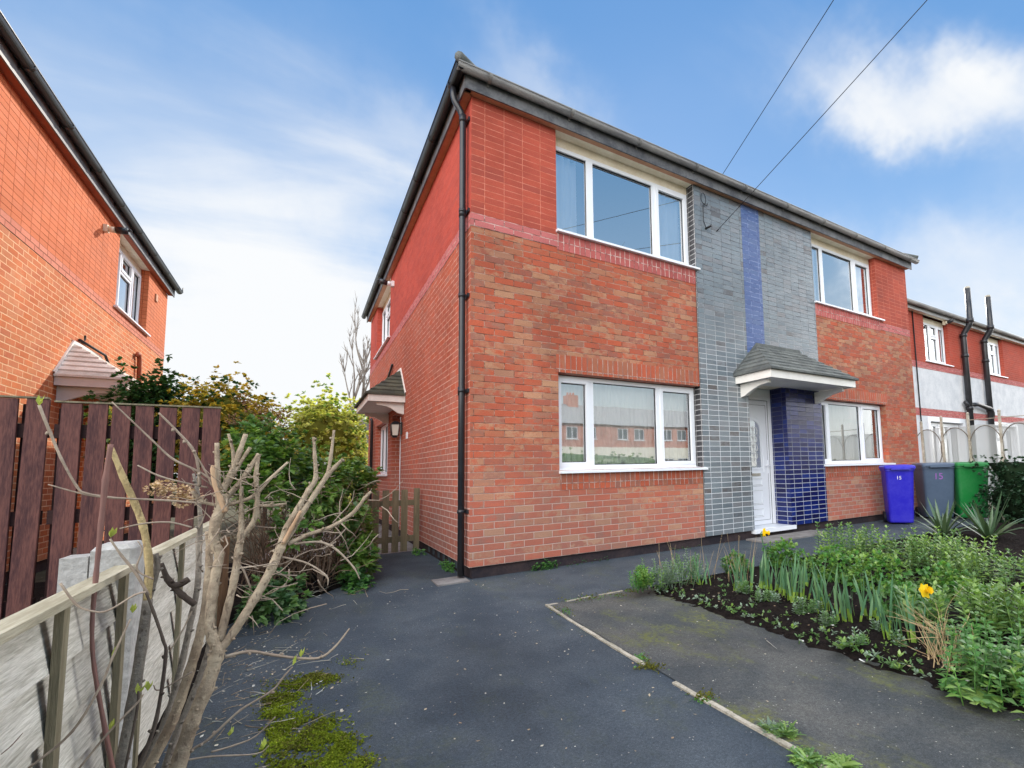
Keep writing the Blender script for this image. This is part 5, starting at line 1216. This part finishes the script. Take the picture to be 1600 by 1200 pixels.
mound(1415, 962, .20, .22, 'low ferny mound behind the near daffodil', ('leaf_mid', 'leaf_fern'))
mound(1150, 893, .13, .20, 'small ferny mound left of the far daffodil', ('leaf_mid', 'leaf_fern'), 120)
def seedling(u, v, n, h, L_, w_, label, mats, droop=.2):
    p = gnd(u, v, SZ); p.z = SZ-.01; mb = MB(); shoots(mb, p, n, h, L_, w_, .022, .022, tuple(range(len(mats))), droop, .016); return tag(mb.build('seedling', mats), label, 'plant', 'small silvery seedlings')
SV = ['leaf_silver', 'leaf_mid']
for u, v, n_, h, lb in ((1165, 928, 12, .11, 'silvery seedling below the far daffodil, farthest left'), (1190, 940, 8, .12, 'silvery seedling with stacked round leaves in the soil'), (1208, 940, 12, .09, 'feathery silver seedling, second row from the path edge'),
                        (1252, 962, 10, .13, 'dark stemmed silvery seedling in front of the bluish blades'), (1270, 958, 10, .12, 'silvery seedling right of the dark stemmed one'), (1292, 978, 14, .10, 'spiky silver rosette below the tallest blades'),
                        (1338, 1008, 8, .10, 'trailing silver seedling near the white edge stone'), (1405, 1008, 12, .08, 'spiky silver rosette below the splayed blades'), (1375, 985, 8, .08, 'silvery seedling left of the stiff pair of blades')): seedling(u, v, n_, h, .04, .008, lb, SV)
def rosette(u, v, n, L_, w_, label, mats, z=SZ, grp=None, up=.5):
    p = gnd(u, v, z); p.z = z; mb = MB()
    for k in range(n):
        a = k*2.4+rnd.random()*.5; d = Vector((math.cos(a), math.sin(a), rnd.uniform(.1, up*1.6))); LL = L_*rnd.uniform(.6, 1.15); leaf(mb, p+rv(.006), d, LL, w_*rnd.uniform(.6, .9), .35, k % len(mats), 4)
        dn = d.normalized(); sd_ = dn.cross(Vector((0, 0, 1))).normalized()
        for t_ in (.4, .58, .74):
            for sg in (-1, 1): leaf(mb, p+dn*LL*t_-Vector((0, 0, .35*LL*t_*t_)), (sd_*sg+dn*.5), w_*1.9, w_*.5, .2, k % len(mats))
    return tag(mb.build('weed', mats), label, 'weed', grp)
rosette(1266, 966, 12, .07, .014, 'pale lime leafy rosette in the soil in front of the blades', ['leaf_lime'])
rosette(1315, 1012, 9, .09, .014, 'upright pale green rosette beside the white edge stone', ['leaf_lime', 'leaf_mid'], up=1.)
KG = 'weeds along the kerb edging'
rosette(1205, 1143, 60, .07, .008, 'ragged grey green weed at the kerb, farther from the camera', ['leaf_mid', 'leaf_lime', 'leaf_silver'], GZ, KG, .8)
rosette(1228, 1150, 50, .075, .008, 'tall ragged weed just right of the first kerb weed', ['leaf_mid', 'leaf_lime'], GZ, KG, 1.2)
rosette(1262, 1190, 64, .085, .010, 'broad dandelion like weed at the bottom edge of the photo', ['leaf_mid', 'leaf_bright', 'leaf_lime'], GZ, KG, .7)
rosette(1318, 1205, 60, .09, .011, 'bright broad leaved weed at the bottom edge, farthest right', ['leaf_bright', 'leaf_lime'], GZ, KG, .7)
rosette(1500, 1075, 24, .09, .018, 'flat green weed spreading over the bed edge, below the dry stalks', ['leaf_mid', 'leaf_fern'], SZ, None, .4)
rosette(1535, 1092, 24, .10, .020, 'flat pale weed over the path edge, lower right', ['leaf_mid', 'leaf_lime'], SZ, None, .4)
# dry stalks
p = gnd(1478, 1040, SZ); mb = MB()
for _ in range(75):
    d = Vector((rnd.gauss(.65, .28), rnd.gauss(.25, .35), rnd.gauss(.35, .18))); twig(mb, p+Vector((rnd.gauss(0, .05), rnd.gauss(0, .05), 0)), d, rnd.uniform(.15, .36), .0028, 0, 6, .22)
for _ in range(16):
    d = Vector((rnd.gauss(-.6, .3), rnd.gauss(.6, .3), rnd.gauss(.5, .2))); twig(mb, p+Vector((.16+rnd.gauss(0, .05), .05, .10)), d, rnd.uniform(.2, .36), .0022, 0, 6, .2)
tag(mb.build('dry_stalks', 'dry_stalk'), 'sheaf of bent straw coloured dry stalks at the right of the bed', 'plant')
# pale seed stems standing over the path
mb = MB()
for _ in range(26):
    q = gnd(rnd.uniform(1030, 1175), rnd.uniform(898, 915), SZ); twig(mb, q, Vector((rnd.gauss(0, .15), rnd.gauss(0, .15), 1)), rnd.uniform(.25, .46), .0022, 0, 5, .15)
tag(mb.build('seed_stems', 'dry_stalk'), 'thin pale upright seed stems along the back left of the bed', 'plant')
def yucca(u, v, n, L_, label):
    p = gnd(u, v, SZ); mb = MB()
    for k in range(n):
        a = k*2.4; e = rnd.uniform(.35, 1.42); d = Vector((math.cos(a), math.sin(a), math.tan(min(e, 1.3)))).normalized(); LL = L_*rnd.uniform(.75, 1.1); sd = d.cross(Vector((0, 0, 1))).normalized(); dr = (1.25-e)*.35*LL
        pts = [p+d*LL*t-Vector((0, 0, dr*t*t*t)) for t in (0, .25, .5, .75, 1)]; mb.strip(pts, [.018, .024, .023, .015, .001], sd, 0, .3)
    return tag(mb.build('spiky_plant', 'leaf_yucca'), label, 'plant', 'spiky sword leaved plants')
yucca(1474, 838, 28, .58, 'spiky sword leaved plant in front of the grey bin')
yucca(1545, 844, 28, .68, 'spiky sword leaved plant in front of the green bin and hedge')
for i, (u0, v0, u1, v1, lb) in enumerate(((1222, 993, 1264, 1006, 'white painted edge stone at the bed border, farther one'), (1308, 1018, 1352, 1036, 'white painted edge stone at the bed border, nearer one'), (1075, 942, 1092, 946, 'small white edge stone near the left end of the bed'))):
    a = gnd(u0, v0, GZ); b = gnd(u1, v1, GZ); mb = MB(); d = (b-a).normalized(); s_ = Vector((-d.y, d.x, 0))*.006; rg = []
    for k in range(6):
        q = a.lerp(b, k/5)+Vector((0, rnd.gauss(0, .002), 0)); f = (.5, 1, 1.1, .9, 1., .5)[k]; rg.append([q+s_*f+Vector((0, 0, -.02)), q+s_*f*.8+Vector((0, 0, .010*f)), q-s_*f*.8+Vector((0, 0, .009*f)), q-s_*f+Vector((0, 0, -.02))])
    mb.loft(rg); tag(mb.build('edge_stone', 'white_mark'), lb, 'stone', 'white edge stones')
# wall foot weeds
mb = MB(); crown(mb, (.82, -.03, GZ+.03), (.20, .035, .07), 90, 6, .028, .010, (0, 1), .3, .5, .3, 6, GZ); tag(mb.build('wall_weed', ['leaf_ivy', 'leaf_fern']), 'small green weed growing at the foot of the front brick wall', 'weed')
mb = MB(); crown(mb, (1.35, -.03, GZ+.02), (.5, .03, .03), 30, 4, .02, .007, (0,), .3, .5, .3, 7, GZ); crown(mb, (2.9, -.03, GZ+.02), (.4, .03, .03), 20, 4, .02, .007, (0,), .3, .5, .3, 8, GZ)
stuff(mb.build('ground_weeds', ['leaf_ivy']), 'tiny weeds dotted along the dark base of the front wall', 'weeds')
mb = MB(); crown(mb, (-.03, .75, GZ+.03), (.06, .35, .05), 80, 5, .03, .010, (0,), .3, .5, .3, 9, GZ); crown(mb, (-.10, 2.05, GZ+.03), (.10, .15, .06), 60, 5, .03, .010, (0,), .3, .5, .3, 9, GZ)
stuff(mb.build('ground_weeds', ['leaf_fern']), 'small weeds along the foot of the side wall near the gate', 'weeds')
# moss cushions
def moss_patch(pts, n, sz, hz=.012):
    mb = MB()
    for _ in range(n):
        u, v, su, sv = rnd.choice(pts); p = gnd(u+rnd.gauss(0, su), v+rnd.gauss(0, sv)); p.z = GZ
        c = mnoise.noise(Vector((p.x*9, p.y*9, 0)))
        if c < -.12 and rnd.random() < .8: continue
        mi = 0 if mnoise.noise(Vector((p.x*5, p.y*5, 3)))+rnd.gauss(0, .25)+(1180-v)*-.0012 > -.10 else 1
        tuft(mb, p+Vector((0, 0, hz*max(0, .5+c)*rnd.random())), Vector((0, 0, 1)), 4, sz, sz*.33, mi, 1.1, .3)
    return mb
mb = moss_patch([(455, 1140, 18, 20), (440, 1165, 14, 18), (475, 1185, 30, 18), (500, 1145, 22, 14), (520, 1170, 22, 16), (540, 1190, 20, 14), (440, 1090, 14, 7), (470, 1070, 14, 5), (425, 1110, 10, 6), (500, 1060, 14, 4)], 9000, .012)
stuff(mb.build('moss', ['moss', 'moss_olive']), 'bright green moss cushions on the asphalt at the bottom left of the driveway', 'moss')
mb = moss_patch([(545, 1036, 12, 5), (440, 1075, 25, 6), (560, 1195, 10, 12)], 500, .008); stuff(mb.build('moss', ['moss_olive', 'moss']), 'thin olive moss smears on the driveway above the bright moss', 'moss')
mb = moss_patch([(900, 938, 14, 2), (930, 934, 14, 2), (960, 930, 12, 2), (985, 925, 8, 2), (1020, 1043, 12, 3), (880, 955, 8, 4), (1100, 1090, 10, 5), (1005, 1030, 6, 4)], 800, .014, .01); stuff(mb.build('kerb_weeds', ['leaf_fern', 'moss_olive']), 'tiny weeds and moss growing in the kerb edging joint', 'weeds')
# litter
mb = MB()
for _ in range(760):
    if rnd.random() < .5: p = Vector((rnd.uniform(-1.85, 1.1), rnd.uniform(-4.6, .0), GZ+.008))
    else: p = gnd(rnd.gauss(400, 70), rnd.gauss(1040, 50)); p.z = GZ+.006
    s = rnd.uniform(.003, .009); a = rnd.random()*6.28; d = Vector((math.cos(a), math.sin(a), rnd.gauss(0, .2)))
    leaf(mb, p, d, s*2.4, s*.7, .1)
for _ in range(110):
    p = gnd(rnd.gauss(400, 60), rnd.gauss(1060, 60)); p.z = GZ+.008; a = rnd.random()*6.28; twig(mb, p, Vector((math.cos(a), math.sin(a), .03)), rnd.uniform(.04, .17), .0018, 0, 4, .18)
for _ in range(60):
    p = gnd(rnd.gauss(490, 45), rnd.gauss(922, 12)); p.z = GZ+.03; a = rnd.random()*6.28; twig(mb, p, Vector((math.cos(a), math.sin(a), .1)), rnd.uniform(.08, .3), .0022, 0, 4, .25)
for _ in range(160):
    p = gnd(rnd.uniform(1060, 1560), 0+rnd.gauss(0, 5)+950); p = Vector((rnd.uniform(1.05, 2.2), rnd.uniform(-4.3, -1.6), SZ+.03)); a = rnd.random()*6.28; s = rnd.uniform(.004, .010); leaf(mb, p, Vector((math.cos(a), math.sin(a), .1)), s*2.5, s*.7, .1)
p = gnd(1198, 1004); twig(mb, Vector((p.x, p.y, GZ+.012)), gnd(1212, 1016)-p, .16, .003, 0, 3, .05)
stuff(mb.build('litter', 'litter'), 'scattered dead leaf scraps and broken twigs on the driveway and soil', 'litter')

mb = MB()
for _ in range(260):                                          # tiny seedlings along the soil edge
    y = rnd.uniform(-4.4, -1.6); p = Vector((1.1+abs(rnd.gauss(.02, .26)), y, SZ-.005)); tuft(mb, p, Vector((0, 0, 1)), rnd.randint(4, 9), rnd.uniform(.018, .055), .007, rnd.choice((0, 0, 1, 2)), 1.2, .3)
for _ in range(160):
    p = Vector((rnd.uniform(1.2, 4.5), rnd.uniform(-3.8, -1.5), SZ)); tuft(mb, p, Vector((0, 0, 1)), rnd.randint(4, 8), rnd.uniform(.03, .06), .009, rnd.choice((0, 1, 2)), 1.1, .3)
stuff(mb.build('ground_weeds', ['leaf_mid', 'leaf_silver', 'leaf_lime']), 'tiny seedlings and weeds scattered over the dark soil of the bed', 'weeds')

# ------------------------------------------------------------------ sky, sun
SUN = Vector((1., 1.22, 1.)).normalized()
SEL, SAZ = math.asin(SUN.z), math.atan2(SUN.x, SUN.y)
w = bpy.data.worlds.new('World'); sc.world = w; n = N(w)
sky = n.new('ShaderNodeTexSky', sky_type='NISHITA'); sky.sun_disc = False
sky.sun_elevation = SEL; sky.sun_rotation = SAZ; sky.air_density = 1.2; sky.dust_density = .3; sky.ozone_density = 2.0
dirv = n.new('ShaderNodeTexCoord').outputs['Generated']
nrm = n.new('ShaderNodeVectorMath', operation='NORMALIZE'); n.l.new(dirv, nrm.inputs[0])
dx, dy, dz = n.sep(nrm.outputs[0])
az = n.math('MULTIPLY', n.math('ARCTAN2', dx, dy), 57.2958); el = n.math('MULTIPLY', n.math('ARCSINE', dz), 57.2958)
zc = n.math('MAXIMUM', n.math('ADD', dz, .12), .04)
pl = n.vec(n.math('DIVIDE', dx, zc), n.math('DIVIDE', dy, zc), 0.)
rot = n.new('ShaderNodeMapping'); n.l.new(pl, rot.inputs[0]); rot.inputs['Rotation'].default_value = (0, 0, R(25)); rot.inputs['Scale'].default_value = (1., 2.6, 1.)
n1 = n.noise(rot.outputs[0], .7, 7, .52, .5); n2 = n.noise(pl, 2.2, 9, .6, .4)
warp = n.noise(nrm.outputs[0], 4.5, 5, .62, 0., 'Color'); wx, wy, _ = n.sep(warp)
azw = n.math('ADD', az, n.math('MULTIPLY', n.math('SUBTRACT', wx, .5), 20.)); elw = n.math('ADD', el, n.math('MULTIPLY', n.math('SUBTRACT', wy, .5), 11.))
def blob(a0, e0, ra, re, rotd, amp):
    c, s = math.cos(R(rotd)), math.sin(R(rotd))
    da = n.math('SUBTRACT', azw, a0); de = n.math('SUBTRACT', elw, e0)
    p = n.math('DIVIDE', n.math('ADD', n.math('MULTIPLY', da, c), n.math('MULTIPLY', de, s)), ra)
    q = n.math('DIVIDE', n.math('SUBTRACT', n.math('MULTIPLY', de, c), n.math('MULTIPLY', da, s)), re)
    r2 = n.math('ADD', n.math('MULTIPLY', p, p), n.math('MULTIPLY', q, q))
    return n.math('MULTIPLY', n.math('EXPONENT', n.math('MULTIPLY', r2, -1.)), amp)
dens = None
for b in BLOBS if 'BLOBS' in globals() else [(-2, 10, 18, 9, 0, 1.5), (69, 33, 13, 3.6, -26, .92), (22, 40, 8, 4., -20, .42), (10, 34, 9, 4, 15, .40), (-12, 31, 24, 11, 10, .42), (72, 17, 18, 6, 0, .75), (58, 24, 10, 3, -15, .25), (0, 22, 14, 6, 0, .35)]:
    x = blob(*b); dens = x if dens is None else n.math('ADD', dens, x)
tex = n.math('ADD', .45, n.math('MULTIPLY', n1, 1.1))
cl = n.math('MULTIPLY', dens, tex)
wisps = n.math('MULTIPLY', n.sstep(n1, .42, .82), .42)
# unseen cloud banks added behind, left and overhead to brighten the shaded fronts
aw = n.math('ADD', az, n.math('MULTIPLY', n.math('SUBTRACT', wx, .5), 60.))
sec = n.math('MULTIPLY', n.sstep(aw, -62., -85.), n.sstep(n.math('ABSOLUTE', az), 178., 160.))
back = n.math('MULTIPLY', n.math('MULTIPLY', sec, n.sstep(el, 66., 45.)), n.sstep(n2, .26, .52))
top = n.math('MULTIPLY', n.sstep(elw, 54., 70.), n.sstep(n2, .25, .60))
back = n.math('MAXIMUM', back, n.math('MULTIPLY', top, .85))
right = n.math('MULTIPLY', n.math('MULTIPLY', n.sstep(azw, 80., 88.), n.sstep(azw, 124., 112.)), n.math('MULTIPLY', n.sstep(el, 70., 48.), n.sstep(n2, .20, .46)))  # another unseen bank, added on the right to brighten the low fence
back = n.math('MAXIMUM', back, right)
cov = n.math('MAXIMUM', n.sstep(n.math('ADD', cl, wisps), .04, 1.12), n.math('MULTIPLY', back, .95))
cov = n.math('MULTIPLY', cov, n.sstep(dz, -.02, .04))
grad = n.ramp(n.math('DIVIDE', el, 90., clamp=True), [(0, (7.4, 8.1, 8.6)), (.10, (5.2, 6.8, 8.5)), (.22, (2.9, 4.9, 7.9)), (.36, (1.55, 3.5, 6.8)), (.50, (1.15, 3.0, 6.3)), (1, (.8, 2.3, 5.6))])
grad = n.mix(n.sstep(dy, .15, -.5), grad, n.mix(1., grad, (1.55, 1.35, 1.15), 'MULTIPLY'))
skyc = n.mix(.86, sky.outputs[0], grad)
bg1 = n.new('ShaderNodeBackground'); n.l.new(skyc, bg1.inputs[0]); bg1.inputs[1].default_value = .12
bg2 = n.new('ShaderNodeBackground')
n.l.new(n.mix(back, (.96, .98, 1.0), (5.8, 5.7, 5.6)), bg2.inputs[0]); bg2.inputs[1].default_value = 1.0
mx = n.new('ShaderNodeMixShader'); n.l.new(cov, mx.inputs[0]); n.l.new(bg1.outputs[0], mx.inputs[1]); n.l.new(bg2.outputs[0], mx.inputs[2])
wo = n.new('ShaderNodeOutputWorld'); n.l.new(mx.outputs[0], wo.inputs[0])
sl = bpy.data.lights.new('sun', 'SUN'); sl.energy = 5.0; sl.angle = R(.5); sl.color = (1., .93, .82)
so = bpy.data.objects.new('sun', sl); col.objects.link(so); so.location = (0, 0, 30)
so.rotation_euler = (-SUN).to_track_quat('-Z', 'Y').to_euler()
sc.render.engine = 'CYCLES'
sc.cycles.use_denoising = True
sc.cycles.max_bounces = 8; sc.cycles.transparent_max_bounces = 16
sc.view_settings.view_transform = 'Standard'; sc.view_settings.look = 'None'; sc.view_settings.exposure = 0; sc.view_settings.gamma = 1
